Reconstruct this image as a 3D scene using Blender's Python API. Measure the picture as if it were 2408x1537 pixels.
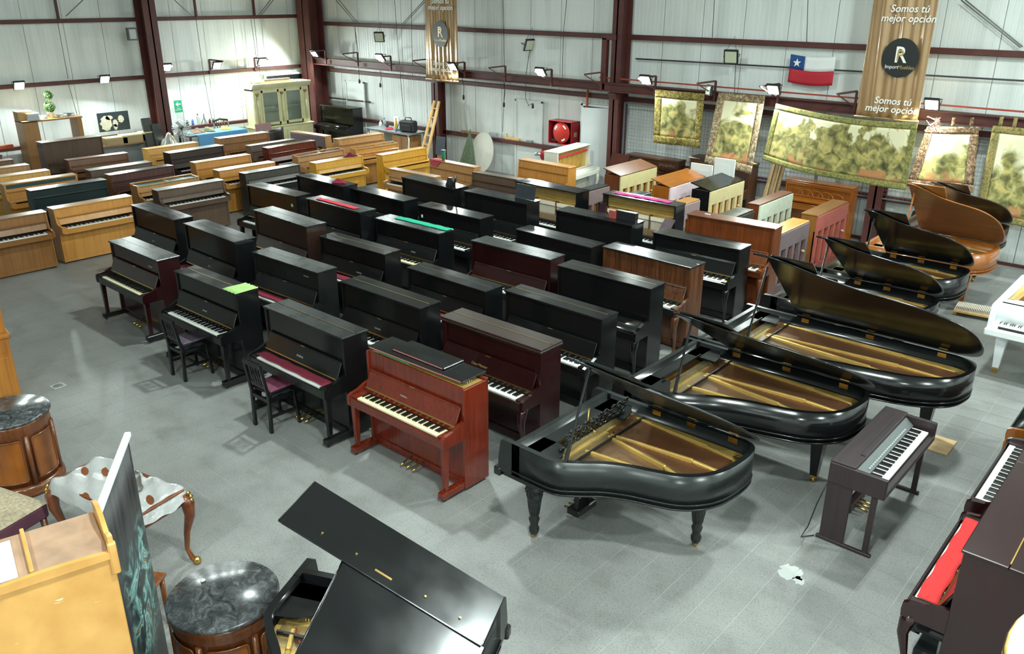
import bpy, math, random
from mathutils import Vector, Matrix
from math import sin, cos, pi, radians as R
random.seed(7)
for o in list(bpy.data.objects): bpy.data.objects.remove(o)
SC = bpy.context.scene
COL = SC.collection
# ------------------------------------------------------------------ camera
F_PX, PITCH, YAW, ROLL, CAM_H = 1973.46, 0.380809, 0.7169935, 0.00494575, 4.7
cd = bpy.data.cameras.new('camera'); cam = bpy.data.objects.new('camera', cd); COL.objects.link(cam)
cd.sensor_fit = 'HORIZONTAL'; cd.sensor_width = 36.0; cd.lens = 36.0 * F_PX / 2408; cd.clip_start = .05; cd.clip_end = 200
_f = Vector((-sin(YAW)*cos(PITCH), cos(YAW)*cos(PITCH), -sin(PITCH)))
_r = Vector((cos(YAW), sin(YAW), 0)); _u = _r.cross(_f)
_r2 = cos(ROLL)*_r + sin(ROLL)*_u; _u2 = -sin(ROLL)*_r + cos(ROLL)*_u
cam.matrix_world = Matrix(((_r2.x,_u2.x,-_f.x,0),(_r2.y,_u2.y,-_f.y,0),(_r2.z,_u2.z,-_f.z,CAM_H),(0,0,0,1)))
SC.camera = cam
def ray(x, y): return _r2*((x-1204)/F_PX) - _u2*((y-768.5)/F_PX) + _f
def atz(x, y, z=0.0):                      # pixel -> point on the horizontal plane z
    d = ray(x, y); t = (z-CAM_H)/d.z; return Vector((d.x*t, d.y*t, z))
def aty(x, y, Y):                          # pixel -> point on the plane parallel to the back wall
    d = ray(x, y); t = Y/d.y; return Vector((d.x*t, Y, CAM_H+d.z*t))
def atx(x, y, X):                          # pixel -> point on the plane parallel to the left wall
    d = ray(x, y); t = X/d.x; return Vector((X, d.y*t, CAM_H+d.z*t))
# ------------------------------------------------------------------ world, exposure
W = bpy.data.worlds.new('world'); SC.world = W; W.use_nodes = True
W.node_tree.nodes['Background'].inputs[0].default_value = (.75,.82,.8,1)
W.node_tree.nodes['Background'].inputs[1].default_value = .15
vs = SC.view_settings; vs.view_transform = 'Standard'; vs.look = 'None'; vs.exposure = 0.62; vs.gamma = 1; vs.use_curve_mapping = False
XW, YW, XE, YS, ZC = -23.85, 17.37, 7.0, -6.0, 8.2      # left wall, back wall, right wall, wall behind camera, roof
# the hall's lamps: (x, y, z, aim, watts); the first twelve are the floodlights on the two walls in view
LAMP_W, BAY_W = 70.0, 330.0
WALL_LAMPS = [('L',46,203),('L',247,188),('L',393,160),('L',511,155),('L',617,146),('B',738,127),('B',893,137),('B',1063,158),('B',1270,171),('B',1517,190),('B',1817,213),('B',2190,248)]
BAYS = [(-3,-3.2,7.4),(3.2,-2.5,7.4),(4.6,4,7.4),(4.6,9.5,7.4),(4.6,15,7.4),(-1.5,2.5,7.6),(-9,8,7.6),(-2,11,7.6)]
def area(name, loc, to, size, w, col=(.86,1,.96)):
    l = bpy.data.lights.new(name, 'AREA'); l.shape = 'DISK'; l.size = size; l.energy = w; l.color = col
    o = bpy.data.objects.new(name, l); COL.objects.link(o); o.location = loc
    o.rotation_euler = (Vector(to)-Vector(loc)).to_track_quat('-Z','Y').to_euler(); return o
# ------------------------------------------------------------------ materials
MATS = {}
def lin(c): return tuple((x/12.92 if x <= .04045 else ((x+.055)/1.055)**2.4) for x in c)
def hexc(h): return lin(tuple(int(h[i:i+2],16)/255 for i in (0,2,4)))
def mat(name, c, rough=.5, metal=0, coat=0, spec=.5, var=0, vscale=8, bump=0, emit=None, trans=0, rvar=0):
    if name in MATS: return MATS[name]
    if isinstance(c, str): c = hexc(c)
    m = bpy.data.materials.new(name); MATS[name] = m; m.use_nodes = True
    nt = m.node_tree; b = nt.nodes['Principled BSDF']
    b.inputs['Base Color'].default_value = (*c,1); b.inputs['Roughness'].default_value = rough
    b.inputs['Metallic'].default_value = metal; b.inputs['Specular IOR Level'].default_value = spec
    if coat: b.inputs['Coat Weight'].default_value = coat; b.inputs['Coat Roughness'].default_value = .08
    if trans: b.inputs['Transmission Weight'].default_value = trans
    if emit: b.inputs['Emission Color'].default_value = (*c,1); b.inputs['Emission Strength'].default_value = emit
    if var or bump or rvar:
        tc = nt.nodes.new('ShaderNodeTexCoord'); n = nt.nodes.new('ShaderNodeTexNoise'); n.inputs['Scale'].default_value = vscale; n.inputs['Detail'].default_value = 5
        nt.links.new(tc.outputs['Object'], n.inputs['Vector'])
        if var:
            r = nt.nodes.new('ShaderNodeMapRange'); r.inputs['From Min'].default_value=.3; r.inputs['From Max'].default_value=.7; r.inputs['To Min'].default_value=1-var; r.inputs['To Max'].default_value=1+var
            mx = nt.nodes.new('ShaderNodeVectorMath'); mx.operation='SCALE'; mx.inputs[0].default_value = c
            nt.links.new(n.outputs['Fac'], r.inputs['Value']); nt.links.new(r.outputs[0], mx.inputs['Scale']); nt.links.new(mx.outputs[0], b.inputs['Base Color'])
        if rvar:
            r2 = nt.nodes.new('ShaderNodeMapRange'); r2.inputs['From Min'].default_value=.35; r2.inputs['From Max'].default_value=.7; r2.inputs['To Min'].default_value=rough; r2.inputs['To Max'].default_value=rough+rvar
            nt.links.new(n.outputs['Fac'], r2.inputs['Value']); nt.links.new(r2.outputs[0], b.inputs['Roughness'])
        if bump:
            bp = nt.nodes.new('ShaderNodeBump'); bp.inputs['Strength'].default_value = bump; bp.inputs['Distance'].default_value = .01
            nt.links.new(n.outputs['Fac'], bp.inputs['Height']); nt.links.new(bp.outputs[0], b.inputs['Normal'])
    return m
def ramp(nt, stops):
    r = nt.nodes.new('ShaderNodeValToRGB'); e = r.color_ramp.elements
    while len(e) < len(stops): e.new(.5)
    for i,(p,c) in enumerate(stops): e[i].position = p; e[i].color = (*(hexc(c) if isinstance(c,str) else c),1)
    return r
def wood(name, c1, c2, axis='z', rough=.3, stripe=22, coat=.25, blot=.35):
    key = name+axis
    if key in MATS: return MATS[key]
    m = bpy.data.materials.new('wood_'+key); MATS[key] = m; m.use_nodes = True
    nt = m.node_tree; b = nt.nodes['Principled BSDF']; b.inputs['Roughness'].default_value = rough
    b.inputs['Coat Weight'].default_value = coat; b.inputs['Coat Roughness'].default_value = .12
    tc = nt.nodes.new('ShaderNodeTexCoord'); mp = nt.nodes.new('ShaderNodeMapping'); nt.links.new(tc.outputs['Object'], mp.inputs[0])
    s = [stripe]*3; s['xyz'.index(axis)] = stripe*.05; mp.inputs['Scale'].default_value = s
    n = nt.nodes.new('ShaderNodeTexNoise'); n.inputs['Scale'].default_value = 1.0; n.inputs['Detail'].default_value = 6; n.inputs['Roughness'].default_value=.65; nt.links.new(mp.outputs[0], n.inputs[0])
    n2 = nt.nodes.new('ShaderNodeTexNoise'); n2.inputs['Scale'].default_value = 2.3; n2.inputs['Detail'].default_value = 3; nt.links.new(tc.outputs['Object'], n2.inputs[0])
    ad = nt.nodes.new('ShaderNodeMix'); ad.inputs[0].default_value = blot; nt.links.new(n.outputs['Fac'], ad.inputs[2]); nt.links.new(n2.outputs['Fac'], ad.inputs[3])
    r = ramp(nt, [(.32,c1),(.66,c2)]); nt.links.new(ad.outputs[0], r.inputs[0]); nt.links.new(r.outputs[0], b.inputs['Base Color'])
    return m
# ------------------------------------------------------------------ mesh helpers
class MB:
    def __init__(s, T=None): s.v=[]; s.f=[]; s.T=T; s.sm=[]
    def add(s, vs_, fs, smooth=False):
        o = len(s.v)
        if s.T is not None: vs_ = [s.T @ Vector(p) for p in vs_]
        s.v += [tuple(p) for p in vs_]; s.f += [tuple(i+o for i in f) for f in fs]; s.sm += [smooth]*len(fs)
        return s
    def box(s, x0,x1,y0,y1,z0,z1, c=.003):
        c = min(c, abs(x1-x0)*.3, abs(y1-y0)*.3, abs(z1-z0)*.3)
        if c <= .0004:
            v = [(x,y,z) for x in (x0,x1) for y in (y0,y1) for z in (z0,z1)]
            return s.add(v, [(0,1,3,2),(4,6,7,5),(0,4,5,1),(2,3,7,6),(0,2,6,4),(1,5,7,3)])
        v=[]; ix={}
        for i,(x,sx) in enumerate(((x0,1),(x1,-1))):
            for j,(y,sy) in enumerate(((y0,1),(y1,-1))):
                for k,(z,sz) in enumerate(((z0,1),(z1,-1))):
                    ix[i,j,k]=len(v); v += [(x,y+sy*c,z+sz*c),(x+sx*c,y,z+sz*c),(x+sx*c,y+sy*c,z)]
        q = lambda a,b,c_,n: ix[a,b,c_]+n
        fs=[]
        for i in (0,1): fs.append([q(i,0,0,0),q(i,0,1,0),q(i,1,1,0),q(i,1,0,0)])
        for j in (0,1): fs.append([q(0,j,0,1),q(0,j,1,1),q(1,j,1,1),q(1,j,0,1)])
        for k in (0,1): fs.append([q(0,0,k,2),q(0,1,k,2),q(1,1,k,2),q(1,0,k,2)])
        for i in (0,1):
            for j in (0,1): fs.append([q(i,j,0,0),q(i,j,1,0),q(i,j,1,1),q(i,j,0,1)])
            for k in (0,1): fs.append([q(i,0,k,0),q(i,1,k,0),q(i,1,k,2),q(i,0,k,2)])
        for j in (0,1):
            for k in (0,1): fs.append([q(0,j,k,1),q(1,j,k,1),q(1,j,k,2),q(0,j,k,2)])
        for a in (0,1):
            for b in (0,1):
                for k in (0,1): fs.append([q(a,b,k,0),q(a,b,k,1),q(a,b,k,2)])
        C=Vector(((x0+x1)/2,(y0+y1)/2,(z0+z1)/2)); out=[]
        for f in fs:
            p=[Vector(v[i]) for i in f]; nrm=(p[1]-p[0]).cross(p[2]-p[1]); ce=sum(p,Vector())/len(p)-C
            out.append(f if nrm.dot(ce)>0 else f[::-1])
        return s.add(v,out)
    def prism(s, poly, axis, a, b, smooth=False):        # poly in the other two axes (cyclic order), extruded a->b
        n=len(poly)
        def P(p,t): return (t,p[0],p[1]) if axis=='x' else ((p[0],t,p[1]) if axis=='y' else (p[0],p[1],t))
        ar = sum(poly[i][0]*poly[(i+1)%n][1]-poly[(i+1)%n][0]*poly[i][1] for i in range(n))
        if axis=='y': ar=-ar
        if (ar<0) != (b<a): poly=poly[::-1]
        v=[P(p,a) for p in poly]+[P(p,b) for p in poly]
        fs=[tuple(range(n))[::-1], tuple(range(n,2*n))]
        s.add(v,fs); o=len(s.v)-2*n
        for i in range(n): s.f.append((o+i,o+(i+1)%n,o+n+(i+1)%n,o+n+i)); s.sm.append(smooth)
        return s
    def tube(s, pts, r, n=8, smooth=True, cap=True):
        pts=[Vector(p) for p in pts]; rr = r if isinstance(r,(list,tuple)) else [r]*len(pts)
        v=[]; m=len(pts); up=None
        for i,p in enumerate(pts):
            t=(pts[min(i+1,m-1)]-pts[max(i-1,0)]).normalized()
            a = Vector((0,0,1)) if abs(t.z)<.95 else Vector((1,0,0))
            if up is not None: a=up
            e1=(a-t*a.dot(t)).normalized(); up=e1; e2=t.cross(e1)
            v += [p+(e1*cos(2*pi*k/n)+e2*sin(2*pi*k/n))*rr[i] for k in range(n)]
        fs=[(i*n+k, i*n+(k+1)%n, (i+1)*n+(k+1)%n, (i+1)*n+k) for i in range(m-1) for k in range(n)]
        s.add(v,fs,smooth)
        if cap:
            o=len(s.v)-len(v); s.f += [tuple(o+k for k in range(n))[::-1], tuple(o+(m-1)*n+k for k in range(n))]; s.sm += [False,False]
        return s
    def lathe(s, prof, n=20, c=(0,0,0), smooth=True, sy=1.0):
        v=[]; m=len(prof)
        for r,z in prof: v += [(c[0]+r*cos(2*pi*k/n), c[1]+sy*r*sin(2*pi*k/n), c[2]+z) for k in range(n)]
        fs=[(i*n+k, i*n+(k+1)%n, (i+1)*n+(k+1)%n, (i+1)*n+k) for i in range(m-1) for k in range(n)]
        s.add(v,fs,smooth); o=len(s.v)-len(v)
        if prof[0][0]>1e-4: s.f.append(tuple(o+k for k in range(n))[::-1]); s.sm.append(False)
        if prof[-1][0]>1e-4: s.f.append(tuple(o+(m-1)*n+k for k in range(n))); s.sm.append(False)
        return s
    def grid(s, fn, nu, nv, smooth=True):
        v=[fn(i/nu,j/nv) for j in range(nv+1) for i in range(nu+1)]
        fs=[(j*(nu+1)+i, j*(nu+1)+i+1, (j+1)*(nu+1)+i+1, (j+1)*(nu+1)+i) for j in range(nv) for i in range(nu)]
        return s.add(v,fs,smooth)
    def beam(s, a, b, w, h, up=(0,0,1), c=0):            # box of section w x h from a to b
        a=Vector(a); b=Vector(b); t=(b-a); L=t.length; t.normalize(); up=Vector(up)
        if abs(t.dot(up))>.99: up=Vector((1,0,0))
        e1=t.cross(up).normalized(); e2=e1.cross(t)
        M=Matrix(((t.x,e1.x,e2.x,a.x),(t.y,e1.y,e2.y,a.y),(t.z,e1.z,e2.z,a.z),(0,0,0,1)))
        old=s.T; s.T = M if old is None else old@M; s.box(0,L,-w/2,w/2,-h/2,h/2,c); s.T=old; return s
    def mesh(s, name='m'):
        me=bpy.data.meshes.new(name); me.from_pydata(s.v,[],s.f); me.polygons.foreach_set('use_smooth', s.sm); me.update()
        return me
    def build(s, name, m, parent=None, solid=0):
        me=s.mesh(name); me.materials.append(m); return ob(name, me, parent, solid)
def ob(name, me, parent=None, solid=0):
    o=bpy.data.objects.new(name, me); COL.objects.link(o)
    if parent is not None: o.parent=parent
    if solid:
        md=o.modifiers.new('solid','SOLIDIFY'); md.thickness=solid; md.offset=0
    return o
def tag(o, label=None, cat=None, group=None, kind=None):
    if label: o['label']=label
    if cat: o['category']=cat
    if group: o['group']=group
    if kind: o['kind']=kind
    return o
def empty(name, loc, rz=0, label=None, cat=None, group=None):
    o=bpy.data.objects.new(name,None); COL.objects.link(o); o.location=loc; o.rotation_euler=(0,0,rz); o.empty_display_size=.1
    return tag(o,label,cat,group)
def struct(name, mb, m, parent=None): return tag(mb.build(name,m,parent), kind='structure' if parent is None else None)
def text(s_, size, name, m, parent, M, ext=.001, shear=0, bold=0, align='CENTER'):
    cu=bpy.data.curves.new('t','FONT'); cu.body=s_; cu.size=size; cu.extrude=ext; cu.align_x=align; cu.align_y='CENTER'; cu.shear=shear; cu.offset=bold; cu.resolution_u=3
    o=bpy.data.objects.new('t',cu); COL.objects.link(o)
    dg=bpy.context.evaluated_depsgraph_get(); me=bpy.data.meshes.new_from_object(o.evaluated_get(dg)); bpy.data.objects.remove(o)
    me.transform(M); me.materials.clear(); me.materials.append(m); return ob(name,me,parent)
def T3(loc, ex, ey):                                     # frame with columns ex, ey, ex x ey
    ex=Vector(ex).normalized(); ey=Vector(ey).normalized(); ez=ex.cross(ey); l=loc
    return Matrix(((ex.x,ey.x,ez.x,l[0]),(ex.y,ey.y,ez.y,l[1]),(ex.z,ey.z,ez.z,l[2]),(0,0,0,1)))
# ------------------------------------------------------------------ palette
BRASS = mat('brass',(.62,.40,.12),.28,1); STEEL = mat('steel',(.5,.52,.52),.3,.9); DKSTEEL = mat('dark_steel',(.05,.05,.055),.4,.6)
RUST = mat('red_oxide_paint',(.085,.022,.018),.55,var=.2,vscale=3); BLACKP = mat('black_plastic',(.012,.012,.013),.4)
WHITEK = mat('key_white',(.86,.85,.80),.25); CREAMK = mat('key_ivory',(.82,.72,.46),.3); BLACKK = mat('key_black',(.008,.008,.009),.22)
WHITE = mat('white_paint',(.78,.80,.79),.45,var=.05,vscale=3); GOLDP = mat('gold_paint',(.70,.46,.13),.36,.5,var=.12,vscale=6)
COPPER = mat('copper_string',(.42,.22,.12),.35,.8); STRING = mat('steel_string',(.55,.5,.42),.3,.9); FELTR = mat('red_felt',(.55,.03,.05),.95)
SOUND = wood('sound','a8703a','cf9a5c','x',.45,14,.1); PLASTER = mat('plaster',(.7,.7,.68),.8)
# ------------------------------------------------------------------ setting
def wall_mat():
    m=bpy.data.materials.new('wall_panel'); m.use_nodes=True; nt=m.node_tree; b=nt.nodes['Principled BSDF']; b.inputs['Roughness'].default_value=.42
    tc=nt.nodes.new('ShaderNodeTexCoord'); mp=nt.nodes.new('ShaderNodeMapping'); mp.inputs['Scale'].default_value=(2.2,2.2,.25); nt.links.new(tc.outputs['Object'],mp.inputs[0])
    n=nt.nodes.new('ShaderNodeTexNoise'); n.inputs['Scale'].default_value=1.5; n.inputs['Detail'].default_value=6; nt.links.new(mp.outputs[0],n.inputs[0])
    r=ramp(nt,[(.25,(.58,.61,.585)),(.55,(.72,.75,.73))]); nt.links.new(n.outputs['Fac'],r.inputs[0]); nt.links.new(r.outputs[0],b.inputs['Base Color']); return m
WALLM=wall_mat(); SEAM=mat('seam_sealant',(.22,.24,.23),.7)
def floor_mat(name, k=1.0):
    m=bpy.data.materials.new(name); m.use_nodes=True; nt=m.node_tree; b=nt.nodes['Principled BSDF']
    geo=nt.nodes.new('ShaderNodeNewGeometry')
    def noise(sc,det,rough=.6):
        n=nt.nodes.new('ShaderNodeTexNoise'); n.inputs['Scale'].default_value=sc; n.inputs['Detail'].default_value=det; n.inputs['Roughness'].default_value=rough; nt.links.new(geo.outputs['Position'],n.inputs[0]); return n
    big=noise(.35,5,.6); mid=noise(2.2,6,.7); fine=noise(70,3,.7)
    r1=ramp(nt,[(.3,tuple(k*x for x in (.235,.235,.225))),(.7,tuple(k*x for x in (.36,.365,.35)))]); nt.links.new(big.outputs['Fac'],r1.inputs[0])
    r2=ramp(nt,[(.30,(.80,.79,.77)),(.5,(1,1,1)),(.72,(1.08,1.08,1.07))]); nt.links.new(mid.outputs['Fac'],r2.inputs[0])
    r3=ramp(nt,[(.34,(.55,.54,.52)),(.46,(1,1,1)),(.60,(1,1,1)),(.72,(1.35,1.33,1.3))]); nt.links.new(fine.outputs['Fac'],r3.inputs[0])
    m1=nt.nodes.new('ShaderNodeVectorMath'); m1.operation='MULTIPLY'; m2=nt.nodes.new('ShaderNodeVectorMath'); m2.operation='MULTIPLY'
    nt.links.new(r1.outputs[0],m1.inputs[0]); nt.links.new(r2.outputs[0],m1.inputs[1]); nt.links.new(m1.outputs[0],m2.inputs[0]); nt.links.new(r3.outputs[0],m2.inputs[1])
    nt.links.new(m2.outputs[0],b.inputs['Base Color'])
    rr=nt.nodes.new('ShaderNodeMapRange'); rr.inputs['To Min'].default_value=.30; rr.inputs['To Max'].default_value=.55; nt.links.new(mid.outputs['Fac'],rr.inputs[0]); nt.links.new(rr.outputs[0],b.inputs['Roughness'])
    return m
FLM=floor_mat('terrazzo_tile',.80); GROUT=mat('grout',(.40,.40,.385),.8,var=.3,vscale=1.2)
floor=struct('floor',MB().box(XW-.3,XE+.3,YS-.3,YW+.3,-.25,-.0015,0),GROUT)
# 30 cm floor tiles: the 300 best seen ones single, the rest joined
TG=.3; X0=-12.4-TG*39; Y0=3.68-TG*33
cells=[]
nx=int((XE-X0)/TG)+1; ny=int((YW-Y0)/TG)+1
def pixel(p):
    d=Vector(p)-Vector((0,0,CAM_H)); z=d.dot(_f); return (1204+F_PX*d.dot(_r2)/z, 768.5-F_PX*d.dot(_u2)/z, z)
OPEN=[(-15.2,-10.9,3.2,5.0),(-11.2,-8.2,3.0,4.9),(-8.2,-4.6,2.9,4.85),(-4.6,-2.6,3.55,4.85),(-2.6,-1.1,2.2,6.6),(-1.9,-1.15,6.6,9.6),(-4.6,-2.6,4.85,6.2)]
for i in range(nx):
    for j in range(ny):
        x=X0+i*TG; y=Y0+j*TG
        if x<XW-.2 or y>YW: continue
        u,v,z=pixel((x+.15,y+.15,0)) if y>-1 else (0,0,-1)
        vis = z>.5 and 0<u<2408 and 0<v<1537 and any(a<x+.15<b and c<y+.15<d for a,b,c,d in OPEN)
        cells.append((-1/(z*z) if vis else 0, x, y))
cells.sort()
tile_me=MB().box(.0016,TG-.0016,.0016,TG-.0016,-.0015,0,0).mesh('tile'); tile_me.materials.append(FLM)
rest=MB()
for k,(a,x,y) in enumerate(cells):
    if k<300 and a<0:
        o=ob('tile',tile_me,floor); o.location=(x,y,0)
    else: rest.add([(x+.0016,y+.0016,0),(x+TG-.0016,y+.0016,0),(x+TG-.0016,y+TG-.0016,0),(x+.0016,y+TG-.0016,0)],[(0,1,2,3)])
tag(rest.build('tile_field',FLM,floor),kind='stuff')
# walls: flat panels about 1 m wide with a rounded seam between them, ribs too fine to count
def panel_wall(name, p0, p1, z1, step, inward):
    w=struct(name,MB().beam(Vector(p0)+Vector((0,0,z1/2)),Vector(p1)+Vector((0,0,z1/2)),.1,z1),GROUT)
    p0=Vector(p0); p1=Vector(p1); t=(p1-p0); L=t.length; t.normalize(); n=Vector(inward); k=0; d=0
    while d<L-.02:
        e=min(d+step,L); a=p0+t*(d+.006)+n*.05; b=p0+t*(e-.006)+n*.05
        mb=MB(); mm=int((e-d)/.1)
        # shallow ribs every 10 cm pressed into the sheet
        pts=[]
        for q in range(mm+1):
            s0=d+.006+(e-d-.012)*q/max(mm,1); pts.append((s0,.012)); 
            if q<mm: s1=s0+.012; pts += [(s1,.009),(s1+.006,.012)]
        v=[]; 
        for s0,h in pts: v += [p0+t*s0+n*(.05+h), p0+t*s0+n*(.05+h)+Vector((0,0,z1))]
        fs=[(2*q,2*q+2,2*q+3,2*q+1) for q in range(len(pts)-1)]
        mb.add(v,fs); mb.build('wall_panel',WALLM,w); d=e; k+=1
    return w
wl=panel_wall('wall_left',(XW-.06,YS,0),(XW-.06,YW,0),ZC,.98,(1,0,0))
wb=panel_wall('wall_back',(XE,YW+.06,0),(XW,YW+.06,0),ZC,.98,(0,-1,0))
struct('wall_right',MB().box(XE,XE+.1,YS,YW,0,ZC,0),WALLM)
struct('wall_front',MB().box(XW,XE,YS-.1,YS,0,ZC,0),WALLM)
struct('ceiling',MB().box(XW,XE,YS,YW,ZC,ZC+.1,0),mat('roof_sheet',(.50,.53,.51),.5))
# steel frame: girts, columns, crane rail
tr=[0]
def trim(mb,m=RUST):
    tr[0]+=1; return tag(mb.build('trim_%d'%tr[0],m),kind='structure')
YB=YW-.06; XB=XW+.06
for z in (.91,2.33,3.72): trim(MB().box(XW,XE,YB-.09,YB,z-.055,z+.055,.01))
for z in (.91,2.42,3.93): trim(MB().box(XB,XB+.09,YS,YB-.1,z-.05,z+.05,.01))
def column(x,y,dx,dy,z1):                                  # I section
    mb=MB(); mb.box(x-dx/2,x+dx/2,y-dy/2,y-dy/2+.03,0,z1,0).box(x-dx/2,x+dx/2,y+dy/2-.03,y+dy/2,0,z1,0).box(x-.02,x+.02,y-dy/2,y+dy/2,0,z1,0)
    return trim(mb)
def column_x(x,y,dx,dy,z1):
    mb=MB(); mb.box(x-dx/2,x-dx/2+.03,y-dy/2,y+dy/2,0,z1,0).box(x+dx/2-.03,x+dx/2,y-dy/2,y+dy/2,0,z1,0).box(x-dx/2,x+dx/2,y-.02,y+.02,0,z1,0)
    return trim(mb)
column_x(-23.45,11.72,.5,.36,ZC); column(-23.25,16.95,.62,.55,ZC); column(-11.55,17.05,.26,.42,ZC)
column(-17.72,17.10,.27,.3,2.3); column(-5.33,17.10,.27,.3,2.3); column(1.0,17.05,.26,.42,ZC); column_x(-23.45,5.5,.5,.36,ZC)
# crane rail along the back wall
rail=MB(); rail.box(-23.0,XE,16.72,16.90,2.70,2.725,0).box(-23.0,XE,16.72,16.90,2.52,2.545,0).box(-23.0,XE,16.80,16.82,2.52,2.72,0); trim(rail)
trim(MB().box(-12.0,XE,16.86,16.89,2.80,2.83,0),mat('orange_conduit',(.35,.05,.03),.5))
# short post and bolted head beside the tall column
trim(MB().box(-11.93,-11.80,16.80,16.93,2.55,3.70,.005).box(-11.93,-11.55,16.80,16.93,3.66,3.78,.005))
trim(MB().prism([(16.72,2.5),(16.95,2.5),(16.95,2.2)],'x',-11.66,-11.44))
# slender verticals and crossed bracing rods high on the walls
for x0,y0 in ((135,30),(460,25),(597,20)):
    p=atx(x0,y0,XB+.05); trim(MB().box(XB+.02,XB+.07,p.y-.03,p.y+.03,3.9,ZC,0))
ROD=mat('grey_rod',(.16,.17,.16),.5)
def rod(a,b,r=.012): trim(MB().tube([a,b],r,6),ROD)
for (ax,ay),(bx,by) in (((155,38),(195,0)),((410,0),(452,38)),((608,35),(636,0)),((615,35),(643,0))):
    rod(atx(ax,ay,XB+.1),atx(bx,by,XB+.1)+Vector((0,0,0)))
for (ax,ay),(bx,by) in (((790,0),(834,52)),((797,0),(840,52)),((945,57),(998,0)),((950,57),(1003,0)),((2260,0),(2400,112)),((2270,0),(2405,110))):
    rod(aty(ax,ay,YB-.1),aty(bx,by,YB-.1))
trim(MB().tube([aty(1495,138,YB-.05),aty(2408,190,YB-.05)],.016,6),DKSTEEL)
trim(MB().tube([aty(774,229,YB-.02),aty(871,240,YB-.02)],.025,4),mat('dark_wood_pole',(.10,.075,.05),.6))
# red pipe down the wall, low skirting rail
trim(MB().tube([aty(1383,201,YB-.12),aty(1378,282,YB-.12)],.03,8),mat('orange_pipe',(.42,.09,.04),.5))
trim(MB().box(-6,XE,YB-.03,YB,0,.06,0),RUST)
# small white flush door in the back wall, tall pale door, dark open transom in left wall
def frame_door(name,x0,x1,z0,z1,mm,proud=.02):
    d=struct(name,MB().box(x0+.05,x1-.05,YB-proud,YB,z0,z1-.05,.004),mm)
    MB().box(x0,x0+.05,YB-proud-.02,YB,z0,z1,.004).box(x1-.05,x1,YB-proud-.02,YB,z0,z1,.004).box(x0,x1,YB-proud-.02,YB,z1-.05,z1,.004).build('door_frame',mm,d); return d
a=aty(813,188,YB); b=aty(857,192,YB); frame_door('door_1',a.x,b.x,0,a.z,mat('door_white',(.72,.75,.73),.4))
a=aty(1213,232,YB); b=aty(1278,235,YB); frame_door('door_2',a.x,b.x,0,a.z,mat('door_pale',(.66,.69,.67),.4))
a=atx(625,185,XB); b=atx(718,172,XB)
win=struct('window_1',MB().box(XB,XB+.01,a.y,b.y,b.z-.52,b.z,0),mat('dark_void',(.004,.006,.006),.6))
MB().box(XB,XB+.05,a.y-.07,a.y,b.z-.6,b.z+.07,.005).box(XB,XB+.05,b.y,b.y+.07,b.z-.6,b.z+.07,.005).box(XB,XB+.05,a.y,b.y,b.z,b.z+.07,.005).build('window_frame',WHITE,win)
# open white door leaf standing into the room beside the column
dl=empty('door_3',(-11.86,17.24,0),0); dl['kind']='structure'
MB().beam((0,0,1.04),(-.66,-.32,1.04),.045,2.06,c=.004).build('door_leaf',mat('door_leaf_white',(.76,.79,.80),.4),dl)
MB().box(-.92,-.86,-.02,.06,0,2.12,.004).box(.02,.08,-.02,.06,0,2.12,.004).box(-.92,.08,-.02,.06,2.07,2.12,.004).build('door_frame',WHITE,dl)
MB().box(-.86,.02,.03,.055,0,2.07,0).build('door_gap',mat('dark_blue_gap',(.05,.08,.12),.6),dl)
MB().beam((-.62,-.335,1.0),(-.62,-.40,1.0),.02,.02).build('door_handle',STEEL,dl)
# ------------------------------------------------------------------ lamps
LENS=mat('lamp_lens',(1,1,.98),.3,emit=60)
def flood(loc, to, label, w, group, lit=True, size=.2, name='flood_light'):
    t=empty(name,loc,0,label,'lamp',group)
    q=(Vector(to)-Vector(loc)).to_track_quat('-Z','Y').to_matrix().to_4x4()
    s=size/2
    MB(q).box(-s-.03,s+.03,-s-.03,s+.03,.012,.07,.01).build('housing',BLACKP,t)
    MB(q).box(-s,s,-s,s,.004,.012,0).build('lens',LENS if lit else mat('lamp_glass_off',(.55,.60,.45),.2),t)
    MB(q).tube([(-s-.04,0,.04),(-s-.04,0,.16),(s+.04,0,.16),(s+.04,0,.04)],.008,6).build('yoke',BLACKP,t)
    if lit:
        l=area('light',(0,0,0),(0,0,-1),size,w); l.parent=t; l.matrix_local=q@Matrix.Translation((0,0,-.01)) ; l.name='lamp_beam'
    return t
near={0:'above the wooden shelf unit',1:'left of the tall left-wall column',2:'right of the left-wall column',3:'above the green arrow sign',4:'above the cream glass cabinet',5:'on the corner column',6:'above the small flush door',7:'in front of the narrow gold banner',8:'above the red hose reel',9:'right of the tall back-wall column',10:'above the large tapestry\'s corner',11:'beside the wide gold banner'}
for i,(k,x,y) in enumerate(WALL_LAMPS):
    p = atx(x,y,XB+.42) if k=='L' else (aty(x,y,16.42))
    if i==5: p=aty(x,y,16.5)
    to = p+Vector((2.2,-.3,-1.9)) if k=='L' else p+Vector((.2,-2.2,-1.9))
    flood(p,to,'lit square floodlight '+near[i],LAMP_W,'lit floodlights along the walls')
for i,p in enumerate(BAYS):
    t=empty('bay_lamp',p,0,'round high-bay lamp under the roof','lamp','high-bay lamps under the roof')
    MB().lathe([(.06,.35),(.08,.3),(.12,.16),(.25,.0),(.27,-.02)],20).build('reflector',STEEL,t)
    MB().lathe([(.001,.012),(.2,.012)],20).build('lens',LENS,t)
    MB().tube([(0,0,.33),(0,0,ZC-p[2])],.008,6).build('hanger',DKSTEEL,t)
    l=area('lamp_beam',(0,0,-.03),(0,0,-1),.5,BAY_W); l.parent=t
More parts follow.
